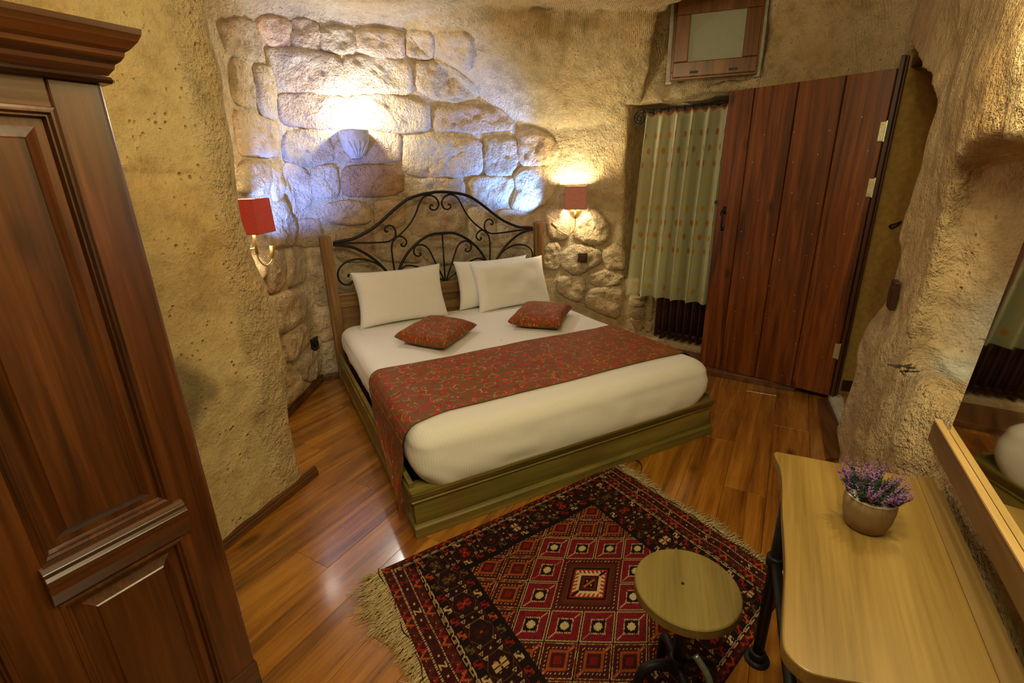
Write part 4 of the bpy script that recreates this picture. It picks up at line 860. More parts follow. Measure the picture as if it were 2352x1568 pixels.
# bed runner: cross-section over the mattress, hanging on both sides
def runner():
    n, m_ = 1400, 410
    zt = .486; R = .08; xl, xr = -.010, 1.788; dropL, dropR = .34, .24
    arc = R*PI/2; flat = xr-xl-2*R; tot = dropL+arc+flat+arc+dropR
    s = np.linspace(0, tot, n); X = np.empty(n); Z = np.empty(n)
    for i, q_ in enumerate(s):
        if q_ < dropL: X[i] = xl-.004; Z[i] = zt-R-(dropL-q_)
        elif q_ < dropL+arc: a = (q_-dropL)/R; X[i] = xl+R-R*math.cos(a); Z[i] = zt-R+R*math.sin(a)
        elif q_ < dropL+arc+flat: X[i] = xl+R+(q_-dropL-arc); Z[i] = zt
        elif q_ < dropL+2*arc+flat: a = (q_-dropL-arc-flat)/R; X[i] = xr-R+R*math.sin(a); Z[i] = zt-R+R*math.cos(a)
        else: X[i] = xr+.006; Z[i] = zt-R-(q_-dropL-2*arc-flat)
    t = np.linspace(0, 1, m_)[None, :]; s2 = s[:, None]; Xg = X[:, None]+0*t; Zg = Z[:, None]+0*t
    hang = np.clip((dropL+arc*.4-s2)/dropL, 0, 1); hr = np.clip((s2-(dropL+arc*1.5+flat))/dropR, 0, 1)
    # the hanging end gathers towards the foot of the bed as it falls
    yh = -1.125-.10*sstep(hang, 0, .35)-.62*sstep(hang, .40, 1.0); yf = -1.80-.05*sstep(X, .25, 0)[:, None]-.03*hang
    Yg = yh*(1-t)+yf*t
    Xg = Xg-hang*(.012+.014*np.sin(t*2*PI*3.4+.4)*hang)-.030*sstep(hang, .35, .9)+hr*.01
    Zg = Zg+.005*fbm(Xg, Yg, Zg*0, 2.2, 3, 4)*(hang == 0)*(hr == 0)+.0015*fbm(Xg, Yg, Zg*0, 9, 2, 3)*(hang == 0)
    P = np.stack([Xg, Yg, np.maximum(Zg, .03)], 2)
    c = paint_floral(s2+0*t, 0*s2+t*.68, 3); c[:, :4] = np.array(srgb(110, 74, 34)); c[:, -4:] = np.array(srgb(110, 74, 34))
    o = grid_mesh('bed_runner', P, FLORAL, None, c)
    return tag(o, 'brown bed runner with embroidered red flowers and golden vines across the mattress', 'bed runner')
runner()

# pillows
def pillow(name, C0, ex, ey, nrm, w_, h_, th_, mat, label, cat, group=None, col=None, n=70, seed=0, pinch=.085, fl_s=1.0):
    """lens-shaped pillow: ex, ey in-plane axes, nrm thickness axis"""
    g = np.linspace(-1, 1, n); A, B = np.meshgrid(g, g, indexing='ij')
    k = np.clip((1-A**4)*(1-B**4), 0, 1)
    out = []
    for sg in (1, -1):
        t_ = th_/2*k**.42
        wr = fbm(A*1.5, B*1.5, A*0+seed+sg, 1.3, 2, seed)*.05*th_*(k**.3)+ .03*th_*np.sin(A*9+B*4)*(1-k)**1.5
        # concave sides
        a = A*(1-pinch*(1-B**2)*np.abs(A)**3); b = B*(1-pinch*(1-A**2)*np.abs(B)**3)
        Pp = np.zeros((n, n, 3))
        for q_ in range(3): Pp[:, :, q_] = C0[q_]+ex[q_]*a*w_/2+ey[q_]*b*h_/2+nrm[q_]*(sg*t_+wr)
        out.append(Pp)
    P1, P2 = out
    # join both sheets into one mesh
    e = [(i, j) for i in range(n) for j in range(n) if i in (0, n-1) or j in (0, n-1)]
    for i, j in e:
        mid = (P1[i, j]+P2[i, j])/2; P1[i, j] = mid; P2[i, j] = mid
    V = np.concatenate([P1.reshape(-1, 3), P2.reshape(-1, 3)]); ii, jj = np.meshgrid(np.arange(n-1), np.arange(n-1), indexing='ij'); a = (ii*n+jj).ravel()
    F1 = np.stack([a, a+n, a+n+1, a+1], 1); F2 = np.stack([a, a+1, a+n+1, a+n], 1)+n*n
    me = bpy.data.meshes.new(name); me.from_pydata(V.tolist(), [], np.concatenate([F1, F2]).tolist()); me.update(); me.shade_smooth()
    if col is not None:
        gu = np.linspace(0, 1, 360); GU, GV = np.meshgrid(gu*w_*1.35, gu*h_*1.35, indexing='ij'); tk = th_/2*k**.42
        uu = .5+A/2.7+A*(th_/2-tk)/(w_*1.35)*.9; vv = .5+B/2.7+B*(th_/2-tk)/(h_*1.35)*.9
        iu = np.clip(uu*359, 0, 359).astype(int); iv = np.clip(vv*359, 0, 359).astype(int)
        c = paint_floral(GU, GV, seed+20, 1.0)[iu, iv]; c2 = paint_floral(GU, GV, seed+40, 1.0)[iu, iv]
        at = me.color_attributes.new('tint', 'FLOAT_COLOR', 'POINT'); cc = np.ones((2*n*n, 4), np.float32); cc[:n*n, :3] = c.reshape(-1, 3); cc[n*n:, :3] = c2.reshape(-1, 3); at.data.foreach_set('color', cc.ravel())
    bm = bmesh.new(); bm.from_mesh(me); bmesh.ops.remove_doubles(bm, verts=bm.verts, dist=1e-5); bm.to_mesh(me); bm.free(); me.shade_smooth()
    me.materials.append(mat); o = bpy.data.objects.new(name, me); COL.objects.link(o); return tag(o, label, cat, group)
def upright(C0, yaw, lean, roll=0):
    nr = Vector((math.sin(yaw)*math.cos(lean), -math.cos(yaw)*math.cos(lean), math.sin(lean)))
    ex = Vector((math.cos(yaw), math.sin(yaw), 0)); ey = nr.cross(ex)*-1
    if ey.z < 0: ey = -ey
    ex2 = ex*math.cos(roll)+ey*math.sin(roll); ey2 = -ex*math.sin(roll)+ey*math.cos(roll)
    return C0, ex2, ey2, nr
pillow('pillow', *upright((.475, -.150, .672), .02, .30, .0), .70, .42, .15, PILLOWM, 'white pillow propped against the left half of the headboard', 'pillow', 'white pillows on the bed', seed=1)
pillow('pillow', *upright((1.40, -.200, .662), .02, .34, .01), .69, .41, .14, PILLOWM, 'white pillow in front of another one on the right half of the headboard', 'pillow', 'white pillows on the bed', seed=2)
pillow('pillow', *upright((1.285, -.095, .672), .02, .22, -.01), .69, .40, .11, PILLOWM, 'white pillow mostly hidden behind the right front pillow', 'pillow', 'white pillows on the bed', seed=3)
def flat(C0, pts, tilt=0):
    pass
def cushion(corners, zc, th_, label, seed):
    c = [Vector((*p, 0)) for p in corners]   # left, top, right, bottom
    ctr = sum(c, Vector())/4; ex = ((c[2]+c[1])-(c[0]+c[3]))/2; ey = ((c[0]+c[1])-(c[3]+c[2]))/2
    w_ = ex.length; h_ = ey.length; ex.normalize(); ey.normalize()
    pillow('cushion', (ctr.x, ctr.y, zc), ex, ey, (0, 0, 1), w_, h_, th_, FLORAL, label, 'cushion', 'red floral cushions on the bed', True, n=190, seed=seed, pinch=.09)
#CUSH
cushion([(.25, -.74), (.61, -.40), (.83, -.76), (.48, -1.07)], .535, .115, 'red flowered cushion lying on the left side of the bed', 6)
cushion([(1.04, -.82), (1.40, -.42), (1.66, -.72), (1.31, -1.09)], .535, .115, 'red flowered cushion lying on the right side of the bed', 8)

# ---------------------------------------------------------------- wall lamps
def box_shade(parent, C0, U, W_, w_, d_, h_, mat):
    """hollow square shade: outer shell and glowing lining"""
    U = Vector(U); W_ = Vector(W_); C0 = Vector(C0)
    for nm, ins, mt in (('lamp_shade', 0, mat), ('shade_lining', .003, SHIN)):
        mb = MB(); vs = []
        for z_, g_ in ((-h_/2, 1.0), (h_/2, .95)):
            for su, sw_ in ((-1, -1), (1, -1), (1, 1), (-1, 1)): vs.append(C0+U*(su*(w_/2-ins)*g_)+W_*(sw_*(d_/2-ins)*g_)+Vector((0, 0, z_*(1 if not ins else .985))))
        mb.add(vs, [(0, 1, 5, 4), (1, 2, 6, 5), (2, 3, 7, 6), (3, 0, 4, 7)]); o = mb.build(nm, mt, parent if nm == 'lamp_shade' else sh)
        if nm == 'lamp_shade': sh = o; md = o.modifiers.new('t', 'SOLIDIFY'); md.thickness = .002
    for z_ in (-h_/2, h_/2):
        mb = MB(); g_ = 1.0 if z_ < 0 else .95
        cs = [C0+U*(su*w_/2*g_)+W_*(sw_*d_/2*g_)+Vector((0, 0, z_)) for su, sw_ in ((-1, -1), (1, -1), (1, 1), (-1, 1))]
        mb.tube([cs[0], cs[1], cs[2], cs[3]], .0022, 6, closed=True); mb.build('shade_trim', mat, sh)
    return sh
def flex_arm(parent, pts, head_dir):
    a = MB().tube(catmull(pts, 8), .0042, 8).build('flexible_arm', BRASS, parent, True)
    e = Vector(pts[-1]); d = Vector(head_dir).normalized(); M_ = d.to_track_quat('Z', 'Y').to_matrix()
    hd = MB().lathe([(.004, -.02), (.010, -.012), (.012, .01), (.015, .045), (.0135, .047)], tuple(e), 16, M_).build('reading_head', BRASS, parent, True)
    MB().lathe([(.0001, 0), (.012, .0)], tuple(e+d*.046), 12, M_).build('led', LEDM, hd)
# right lamp
lr = empty('wall_lamp', (2.11, -.10, 1.25), 'wall lamp with a mauve brown square shade to the right of the bed', 'wall lamp', 'bedside wall lamps')
dU = Vector((.83, -.55, 0)); dN = Vector((-.55, -.83, 0)); LC = Vector((2.045, -.185, 1.330))
box_shade(lr, LC, dU, dN, .185, .150, .185, BROWNSH)
MB().lathe([(.052, -.006), (.052, .008), (.046, .014), (.0001, .014)], (2.108, -.098, 1.215), 24, dN.to_track_quat('Z', 'Y').to_matrix()).build('back_plate', BRASS, lr, True)
MB().tube([Vector((2.10, -.11, 1.215)), LC+Vector((0, 0, -.115)), LC+Vector((0, 0, -.04))], .009, 10).build('arm', BRASS, lr, True)
MB().lathe([(.014, -.04), (.018, -.02), (.028, .01), (.024, .04), (.0001, .055)], tuple(LC), 14).build('bulb', BULB, lr, True)
p0 = LC+Vector((0, 0, -.105))
MB().tube([p0, p0+Vector((0, 0, -.07))], .008, 8).build('socket_stem', BRASS, lr, True)
flex_arm(lr, [p0+Vector((0, 0, -.07)), p0+Vector((-.01, -.01, -.15)), p0+Vector((-.06, .01, -.20)), p0+Vector((-.12, .04, -.175)), p0+Vector((-.165, .06, -.135))], (-.6, .25, .75))
# left lamp
ll = empty('wall_lamp', (-.55, -.67, 1.2), 'wall lamp with a red square shade peeking out behind the plastered buttress', 'wall lamp', 'bedside wall lamps')
aU = Vector((.456, .89, 0)); aN = Vector((.89, -.456, 0)); LL = Vector((-.44, -.73, 1.335))
box_shade(ll, LL, aU, aN, .20, .150, .175, REDSH)
MB().lathe([(.045, -.006), (.045, .008), (.0001, .010)], (-.562, -.668, 1.15), 24, aN.to_track_quat('Z', 'Y').to_matrix()).build('back_plate', BRASS, ll, True)
MB().tube([LL+Vector((0, 0, -.03)), LL+Vector((0, 0, -.20))], .009, 10).build('stem', BRASS, ll, True)
MB().tube([Vector((-.560, -.668, 1.15)), LL+Vector((0, 0, -.17))], .005, 8).build('arm', BRASS, ll, True)
MB().lathe([(.014, -.04), (.018, -.02), (.028, .01), (.024, .04), (.0001, .055)], tuple(LL), 14).build('bulb', BULB, ll, True)
p0 = LL+Vector((0, 0, -.20))
flex_arm(ll, [p0, p0+Vector((.004, .0, -.035)), p0+Vector((.03, .02, -.07)), p0+Vector((.065, .045, -.05)), p0+Vector((.072, .05, -.015))], (.15, .15, .95))
# plaster uplight on the masonry
ul = empty('uplight', (.31, .10, 1.75), 'white plaster uplight with a carved shell fan on the stone wall', 'wall light')
mb = MB(); vs = []; fs = []; nA_, nZ = 30, 14
for j in range(nZ+1):
    t = j/nZ; z_ = 1.845-.185*t; r_ = .100*(1-t**3.0*.62)*(1 if t < .9 else 1)
    for i in range(nA_+1):
        a = PI*i/nA_; rib = 1-.045*(abs(math.sin(a*5)) if t > .25 else 0)*min(1, (t-.25)*3 if t > .25 else 0)
        vs.append((.312-r_*math.cos(a)*rib, .098-r_*math.sin(a)*1.5*rib+(.07 if i in (0, nA_) else 0), z_))
for j in range(nZ):
    for i in range(nA_): k = j*(nA_+1)+i; fs.append((k, k+nA_+1, k+nA_+2, k+1))
base_ = nZ*(nA_+1); fs.append(tuple(base_+i for i in range(nA_+1)))
mb.add(vs, fs); o = mb.build('bowl', PLASTERM, ul, True); md = o.modifiers.new('t', 'SOLIDIFY'); md.thickness = .008; md.offset = -1
for k in range(5):
    a = PI*(.18+.16*k); mb = MB(); pts = []
    for t in (.42, .58, .78, .97):
        r_ = .100*(1-t**3*.62)+.001; aa = PI/2+(a-PI/2)*(1.05-t*.72); pts.append((.312-r_*math.cos(aa), .098-r_*1.5*math.sin(aa), 1.845-.185*t))
    mb.tube(catmull(pts, 4), [.006*(1-.55*abs(i/12-.5)) for i in range(13)], 6); mb.build('shell_rib', PLASTERM, ul, True)
MB().lathe([(.010, -.03), (.016, -.01), (.020, .015), (.0001, .035)], (.325, .035, 1.855), 14).build('bulb', BULB, ul, True)

# switches and sockets
def plate(name, C0, U, Nn, w_, h_, label, mat, rocker):
    e = empty(name, C0, label, name.replace('_', ' ')); U = Vector(U); Nn = Vector(Nn); C0 = Vector(C0)
    fr_ = MB().ext([(-w_/2, -.012), (w_/2, -.012), (w_/2, .010), (-w_/2, .010)], C0-Vector((0, 0, h_/2)), C0+Vector((0, 0, h_/2)), U, Nn).build('face_plate', mat, e, bev=.003)
    if rocker: MB().ext([(-w_*.3, .009), (w_*.3, .009), (w_*.3, .014), (-w_*.3, .016)], C0-Vector((0, 0, h_*.3)), C0+Vector((0, 0, h_*.3)), U, Nn).build('rocker', mat, e, bev=.002)
    else: MB().lathe([(.026, .008), (.026, .018), (.020, .018), (.019, .010), (.0001, .010)], tuple(C0), 20, Nn.to_track_quat('Z', 'Y').to_matrix()).build('socket_ring', mat, e, True)
plate('light_switch', (2.138, -.180, .808), dU, dN, .085, .08, 'brown light switch on the stones right of the bed', BROWNP, True)
plate('wall_socket', (-.172, .070, .328), (.456, .89, 0), (.89, -.456, 0), .10, .10, 'black wall socket low on the stones left of the bed', BLACKP, False)
plate('light_switch', RP(1.17, -.012, .985), sdir, -ndir, .085, .12, 'brown light switch on the rock beside the doorway', BROWNP, True)

# ---------------------------------------------------------------- rug
A_, B_, D_, C_ = np.array((-.209, -2.089)), np.array((1.070, -1.975)), np.array((1.160, -2.925)), np.array((-.150, -3.26))
RW, RH = 1.30, 1.10
def rug_pt(u_, v_): return (A_*(1-u_)+B_*u_)*(1-v_)+(C_*(1-u_)+D_*u_)*v_
def paint_rug():
    n, m_ = 560, 470
    Xg, Yg = np.meshgrid(np.linspace(0, RW, n), np.linspace(0, RH, m_), indexing='ij')
    rnd = np.random.RandomState(2)
    dk = np.array(srgb(44, 14, 14)); red = np.array(srgb(124, 18, 34)); brn = np.array(srgb(84, 36, 20)); org_ = np.array(srgb(178, 84, 34)); crm = np.array(srgb(206, 178, 128)); blk = np.array(srgb(24, 12, 12)); brick = np.array(srgb(150, 34, 26)); olive = np.array(srgb(92, 76, 40)); mar = np.array(srgb(72, 18, 20))
    c = np.tile(dk, (n, m_, 1))
    def put(mk, col): c[mk] = col
    def per(a, p): return a-np.floor(a/p)*p
    bx_, by_ = .31, .20
    # distance from edges -> border coordinate (0..1 across), along coordinate
    dl = np.minimum(Xg, RW-Xg); dt = np.minimum(Yg, RH-Yg)
    inL = (dl/bx_ < dt/by_) & (dl < bx_); inT = ~inL & (dt < by_)
    def border(mask, d, s, lay):
        for (a, b, kind) in lay:
            mk = mask & (d >= a) & (d < b); w_ = b-a; t = (d-a)/w_
            if kind == 'zig':
                ph = per(s, .034)/.034; put(mk, mar); z1 = np.abs(2*per(ph*1.0, 1)-1); idx = np.floor(s/.034).astype(int) % 4
                line = np.abs(t-(.15+.7*z1)) < .20
                cols = np.array([org_, brn, brn*1.3, brick])
                q_ = mk & line; c[q_] = cols[idx[q_]]
                put(mk & (np.hypot((t-.5)*w_, (ph-.0)*.034) < .0025), crm)
            elif kind == 'dash': put(mk, blk); put(mk & (per(s, .0085) < .005), crm)
            elif kind == 'hook':
                put(mk, np.array(srgb(60, 18, 18))); ph = per(s, .075)/.075; idx = np.floor(s/.075).astype(int) % 3; loc = (ph-.5)*.075; tt_ = (t-.5)*w_
                hooks = ((np.abs(np.abs(tt_)-.011) < .0022) & (np.abs(loc) < .010)) | ((np.abs(loc-tt_*.9) < .0028) & (np.abs(tt_) < .012))
                put(mk & hooks & (idx == 0), crm); put(mk & hooks & (idx == 1), brick); put(mk & hooks & (idx == 2), mar*1.6)
                put(mk & (np.abs(per(s+.037, .075)-.0375) < .0045) & (np.abs(tt_) < .0035), crm)
            elif kind == 'barber':
                put(mk, blk); ph = per(s, .042)/.042; a1 = np.abs(per(t*.9+ph*1.0, 1)-.5) < .12
                cell = (ph < .72) & (((np.abs(t-.15) < .16) | (np.abs(t-.85) < .16)) | (per(ph, .12) < .035)); put(mk & cell, crm*.85); put(mk & (ph >= .72) & a1, crm*.85)
            elif kind == 'S':
                put(mk, blk); ph = per(s, .058)/.058; idx = np.floor(s/.058).astype(int) % 5; loc = (ph-.5)*.058; tt_ = (t-.5)*w_; hw = w_*.36
                Sx = (np.abs(np.abs(loc)-.013) < .0035) & (np.abs(tt_) < hw)
                dg = (np.abs(loc-tt_*.8) < .0045) & (np.abs(tt_) < hw) & (np.abs(loc) < .016); ends = ((np.abs(tt_-hw*.85) < .003) & (loc > -.002) & (loc < .016)) | ((np.abs(tt_+hw*.85) < .003) & (loc < .002) & (loc > -.016))
                cols = np.array([crm, brick, org_, olive*1.2, brick*.8]); q_ = mk & (dg | ends | (Sx & (np.abs(tt_) < hw*.9) & (per(tt_, .006) < .003))); c[q_] = cols[idx[q_]]
            elif kind == 'line': put(mk, np.array(srgb(104, 24, 30)))
            elif kind == 'flower':
                put(mk, np.array(srgb(40, 12, 14))); p_ = .132; ph = per(s, p_); loc = ph-p_/2; tt_ = (t-.5)*w_; idx = np.floor(s/p_).astype(int) % 4
                hexd = np.maximum(np.abs(loc)*1.0, np.abs(loc)*.6+np.abs(tt_)*.95); put(mk & (np.abs(hexd-.048) < .0013), olive)
                fl_ = (np.abs(tt_) < .026) & (np.abs(tt_) > .004) & (np.abs(np.abs(loc)-.0085) < .0062) ; fl2 = (np.hypot(loc, tt_) < .005)
                fl3 = (np.abs(np.abs(loc)-.020) < .0016) & (np.abs(tt_) < .017) & (np.abs(tt_) > .008)
                cols = np.array([crm, olive, brick, np.array(srgb(56, 26, 18))]); q_ = mk & (fl_ | fl3); c[q_] = cols[idx[q_]]; put(mk & fl2, org_)
                l2 = per(s+p_/2, p_)-p_/2
                put(mk & (np.hypot(l2, tt_) < .007), np.array(srgb(90, 40, 24))); put(mk & (np.hypot(l2, tt_) < .0035), crm)
                for (a_, b_) in ((.042, .030), (-.042, .030), (.042, -.030), (-.042, -.030), (.0, .036), (.0, -.036)):
                    q1, q2 = l2-a_*.55, tt_-b_; tri = (q1 > -.007) & (q1 < .007) & (np.abs(q2) < .005*(1-(q1/.007))*.9+.0008); tin = (q1 > -.0045) & (q1 < .003) & (np.abs(q2) < .0028*(1-(q1/.007))*.8); put(mk & tri & ~tin, crm*.8)
            elif kind == 'dark': put(mk, blk)
    border(inL, dl, Yg, [(0, .036, 'zig'), (.036, .042, 'dash'), (.042, .078, 'hook'), (.078, .083, 'dash'), (.083, .118, 'zig'), (.118, .121, 'dark'), (.121, .135, 'barber'), (.135, .138, 'dark'), (.138, .168, 'S'), (.168, .171, 'line'), (.171, .262, 'flower'), (.262, .265, 'line'), (.265, .298, 'S'), (.298, .31, 'dark')])
    border(inT, dt, Xg, [(0, .026, 'zig'), (.026, .030, 'dark'), (.030, .041, 'barber'), (.041, .043, 'dark'), (.043, .066, 'S'), (.066, .069, 'line'), (.069, .148, 'flower'), (.148, .151, 'line'), (.151, .178, 'S'), (.178, .20, 'dark')])
    c[inL | inT] *= np.array([.92, .80, .80])
    # field lattice: diamonds
    fld = (dl >= bx_) & (dt >= by_)
    cx_, cy_ = .665, .545; ax_, ay_ = .0960, .0775            # half-diagonals of one cell
    p = (Xg-cx_)/ax_/2; q_ = (Yg-cy_)/ay_/2; a = p+q_; b = p-q_   # cells: unit squares in (a,b)
    fa, fb_ = a-np.floor(a), b-np.floor(b); ia, ib = np.floor(a).astype(int), np.floor(b).astype(int)
    ring = np.maximum(np.abs(ia+.5), np.abs(ib+.5))
    nz = vnoise(Xg*90, Yg*90, Xg*0); speck = vnoise(Xg*170, Yg*170, Xg*0+4)
    put(fld, red*1.0)
    isred = ring < 2; put(fld & ~isred, mar)
    mixm = fld & (speck > .28); c[mixm] = c[mixm]*.45+brn*.3
    la, lb = np.abs(fa-.5), np.abs(fb_-.5); mm = np.maximum(la, lb)
    med = ring < 1
    core = (mm < .21) & ~med; put(fld & core & isred, blk); edgec = (np.abs(mm-.22) < .022); put(fld & edgec & isred & ~med & (per((fa+fb_)*30, 2) < 1.1), crm)
    star = ((np.abs(fa-.5) < .045) & (np.abs(fb_-.5) < .13)) | ((np.abs(fb_-.5) < .045) & (np.abs(fa-.5) < .13)) | ((la < .10) & (lb < .10) & (np.abs(la-lb) < .04)); put(fld & star & isred & ~med, crm)
    # tails along the long diagonal
    tx = (fa-.5)-(fb_-.5); px_ = (fa-.5)+(fb_-.5)
    put(fld & isred & ~med & (np.abs(px_) > .46) & (np.abs(px_) < .80) & (np.abs(tx) < .035) & (per(px_*14, 1) < .55), crm)
    oc = fld & ~isred; put(oc & (np.abs(mm-.24) < .038), org_*.75); put(oc & (mm < .11), brick*.6); put(oc & (np.abs(px_) > .5) & (np.abs(px_) < .82) & (np.abs(tx) < .05), org_*.85)
    put(oc & (np.abs(mm-.34) < .018) & (per((fa-fb_)*9, 1) < .25), crm)
    # double lines between cells (not through the medallion)
    ed = np.minimum(np.minimum(fa, 1-fa), np.minimum(fb_, 1-fb_))
    put(fld & ~med & (ed < .055), blk); put(fld & ~med & (ed > .02) & (ed < .048), np.array(srgb(190, 160, 112))); put(fld & ~isred & (ed > .02) & (ed < .048) & (speck > .0), org_*.8)
    mM = np.maximum(np.abs(a), np.abs(b)); md_ = fld & (mM < .97)
    put(md_, mar*1.1); put(md_ & (np.abs(mM-.90) < .02) & (per((a-b)*8, 1) < .3), crm); put(md_ & (mM < .78), brn*1.1); put(md_ & (mM < .68), np.array(srgb(96, 44, 22))); put(md_ & (mM < .62), blk)
    put(md_ & (mM < .55), brick*1.15)
    hk_ = md_ & (mM < .50) & (mM > .30); saw = per(np.where(np.abs(a) > np.abs(b), b, a)*7.0+mM*3.0, 1); put(hk_ & (saw < .55), crm*1.1); put(hk_ & (np.abs(mM-.34) < .045), crm*1.1)
    put(md_ & (mM < .29), blk); put(md_ & (mM < .25), mar*1.4); put(md_ & (mM < .16), blk)
    put(md_ & (np.abs(a-b) < .05) & (np.abs(a+b) < .30), org_); put(md_ & (np.hypot(np.abs(a-b)-.15, a+b) < .045), crm)
    put(md_ & (np.abs(a-b) < .05) & (np.abs(np.abs(a+b)-.78) < .19), blk)
    put(md_ & (np.hypot(np.abs(a-b)-.0, a+b) < .0), crm)
    c = c*(1+.16*vnoise(Xg*220, Yg*220, Xg*0)[..., None])*(1+.10*fbm(Xg, Yg, Xg*0, 4, 2, 8)[..., None])
    U_, V2 = Xg/RW, Yg/RH
    Pxy = (A_*(1-U_[..., None])+B_*U_[..., None])*(1-V2[..., None])+(C_*(1-U_[..., None])+D_*U_[..., None])*V2[..., None]
    wob = .006*fbm(Xg, Yg, Xg*0, 5, 2, 60)
    P = np.zeros((n, m_, 3)); P[..., :2] = Pxy; P[..., 0] += wob*(Xg/RW < .1)+wob*(Xg/RW > .9); P[..., 2] = .010+.0025*fbm(Xg, Yg, Xg*0, 5, 2, 61)
    return P, np.clip(c*.74, 0, 1)
P, c = paint_rug()
rug = empty('rug', (.48, -2.55, 0), 'dark red patterned kilim rug with cream fringes on the wooden floor', 'rug')
P[0, :, 2] = P[-1, :, 2] = P[:, 0, 2] = P[:, -1, 2] = .001
o = grid_mesh('woven_field', P[:, ::-1], RUGM, rug, c[:, ::-1])
rf = random.Random(9)
def fringe(u_, outd, L0, n_):
    mb = MB()
    for k in range(n_):
        v_ = k/n_; p = rug_pt(u_, v_+rf.uniform(-.002, .002)); d = np.array(outd)*(1)+np.array([0, rf.uniform(-.5, .25)]); L = L0*rf.uniform(.6, 1.1)*(1+.35*math.sin(v_*13)); bend = rf.uniform(-.5, .35); pts = []
        for j in range(5):
            t = j/4; a = bend*t; dx_ = d[0]*math.cos(a)-d[1]*math.sin(a); dy_ = d[0]*math.sin(a)+d[1]*math.cos(a); pts.append((p[0]+dx_*L*t, p[1]+dy_*L*t, .011-.006*t+.004*math.sin(t*3+k)+.002*rf.random()))
        mb.tube(pts, [.0016, .0017, .0015, .0012, .0006], 4, cap=False)
    o = mb.build('fringe', FRINGE, rug, True); o['kind'] = 'stuff'; return o
fringe(0.0, (-1, -.25), .105, 620); fringe(1.0, (1, .15), .068, 460)
def yarn(u_, off, n_=70):
    pts = []
    for k in range(n_):
        v_ = k/(n_-1); p = rug_pt(u_, v_); pts.append((p[0]+off*(.6+.5*math.sin(v_*31)+.3*math.sin(v_*73)), p[1], .014+.003*math.sin(v_*50)))
    MB().tube(pts, .0022, 6).build('binding_cord', YARN, rug, True)
yarn(0.0, -.012); yarn(1.0, .010)
cb = MB().tube(catmull([(1.02, -1.93, .006), (1.11, -1.90, .006), (1.19, -1.93, .006), (1.22, -2.02, .006), (1.165, -2.09, .006), (1.12, -2.09, .006), (1.13, -2.17, .006), (1.10, -2.22, .008)]), .0025, 6).build('dark_thread', YARN, None, True)
tag(cb, 'thin dark thread curling on the floor by the bed foot', 'thread')

# ---------------------------------------------------------------- stool
st = empty('stool', (.435, -3.035, 0), 'round wooden stool on a black pipe stand standing on the rug', 'stool')
STC = (.432, -3.035); SR = .135; SZ = .455
MB().lathe([(.0001, SZ-.034), (SR-.004, SZ-.032), (SR, SZ-.028), (SR, SZ-.003), (SR-.003, SZ), (.0001, SZ)], (*STC, 0), 56).build('seat', STOOLW, st, True).modifiers.new('b', 'EDGE_SPLIT')
MB().lathe([(.0045, SZ+.0002), (.0045, SZ+.0012), (.0001, SZ+.0012)], (STC[0]-.005, STC[1]+.01, 0), 8).build('seat_bolt', PIPE, st)
mb = MB(); mb.lathe([(.055, SZ-.045), (.055, SZ-.034)], (*STC, 0), 20); mb.tube([(*STC, SZ-.04), (*STC, .16)], .017, 12); mb.lathe([(.024, .15), (.026, .16), (.026, .19), (.022, .2)], (*STC, 0), 14); mb.build('stem', PIPE, st, True)
for k in range(4):
    a = PI/4+k*PI/2+.35; d = Vector((math.cos(a), math.sin(a), 0)); c0 = Vector((*STC, .17))
    mb = MB(); mb.tube(catmull([c0, c0+d*.07+Vector((0, 0, .0)), c0+d*.105+Vector((0, 0, -.03)), c0+d*.115+Vector((0, 0, -.135))]), .0135, 10); mb.lathe([(.02, .016), (.02, .024), (.016, .03)], (c0.x+d.x*.115, c0.y+d.y*.115, 0), 12); mb.build('leg', PIPE, st, True)
#GREYTUBE
gt = empty('metal_tube', (.35, -3.2, .2), 'grey metal tube curving out from under the stool', 'tube')
GT = [(.345, -3.150, .385), (.352, -3.185, .355), (.350, -3.215, .31), (.362, -3.262, .265), (.392, -3.33, .225), (.42, -3.42, .19)]
MB().tube(catmull(GT), .0085, 10).build('hose', GREYM, gt, True)

# ---------------------------------------------------------------- dressing table
dk_ = empty('dressing_table', (.6, -3.3, 0), 'small light wooden dressing table with a curved front edge on black pipe legs', 'table')
fr_pts = [(.762, -3.012), (.742, -3.020), (.700, -3.066), (.640, -3.113), (.546, -3.177), (.470, -3.232), (.392, -3.287), (.300, -3.345), (.243, -3.382), (.224, -3.402), (.222, -3.432), (.240, -3.456), (.300, -3.508), (.40, -3.612), (.425, -3.64)]
fr_pts = [tuple(p)[:2] for p in catmull([(a, b, 0) for a, b in fr_pts], 4)]
poly = fr_pts+[(.966, -3.300), (.968, -3.285), (.930, -3.235)]
top = MB().prism(poly, .722, .750).build('table_top', DESKW, dk_, bev=.006)
pb = [(.985, -3.290), (.43, -3.648), (.40, -3.622), (.955, -3.262)]
MB().prism(pb, .7505, .7535).build('back_strip', STRIPW, dk_)
MB().prism([(.70, -3.12), (.30, -3.41), (.37, -3.50), (.46, -3.60), (.90, -3.29)], .640, .722).build('apron', DOORF, dk_, bev=.004)
for (px_, py_) in ((.775, -3.060), (.86, -3.235), (.44, -3.52), (.335, -3.415)):
    front = (px_, py_) == (.775, -3.060)
    mb = MB(); mb.tube([(px_, py_, .72), (px_, py_, .0)], .0165, 14)
    for z0 in (.0, .38, .69): mb.lathe([(.021, z0), (.025, z0+.004), (.025, z0+.034), (.021, z0+.038)], (px_, py_, 0), 16)
    mb.lathe([(.038, 0), (.038, .008), (.02, .012)], (px_, py_, 0), 16); mb.build('leg', PIPE, dk_, True)
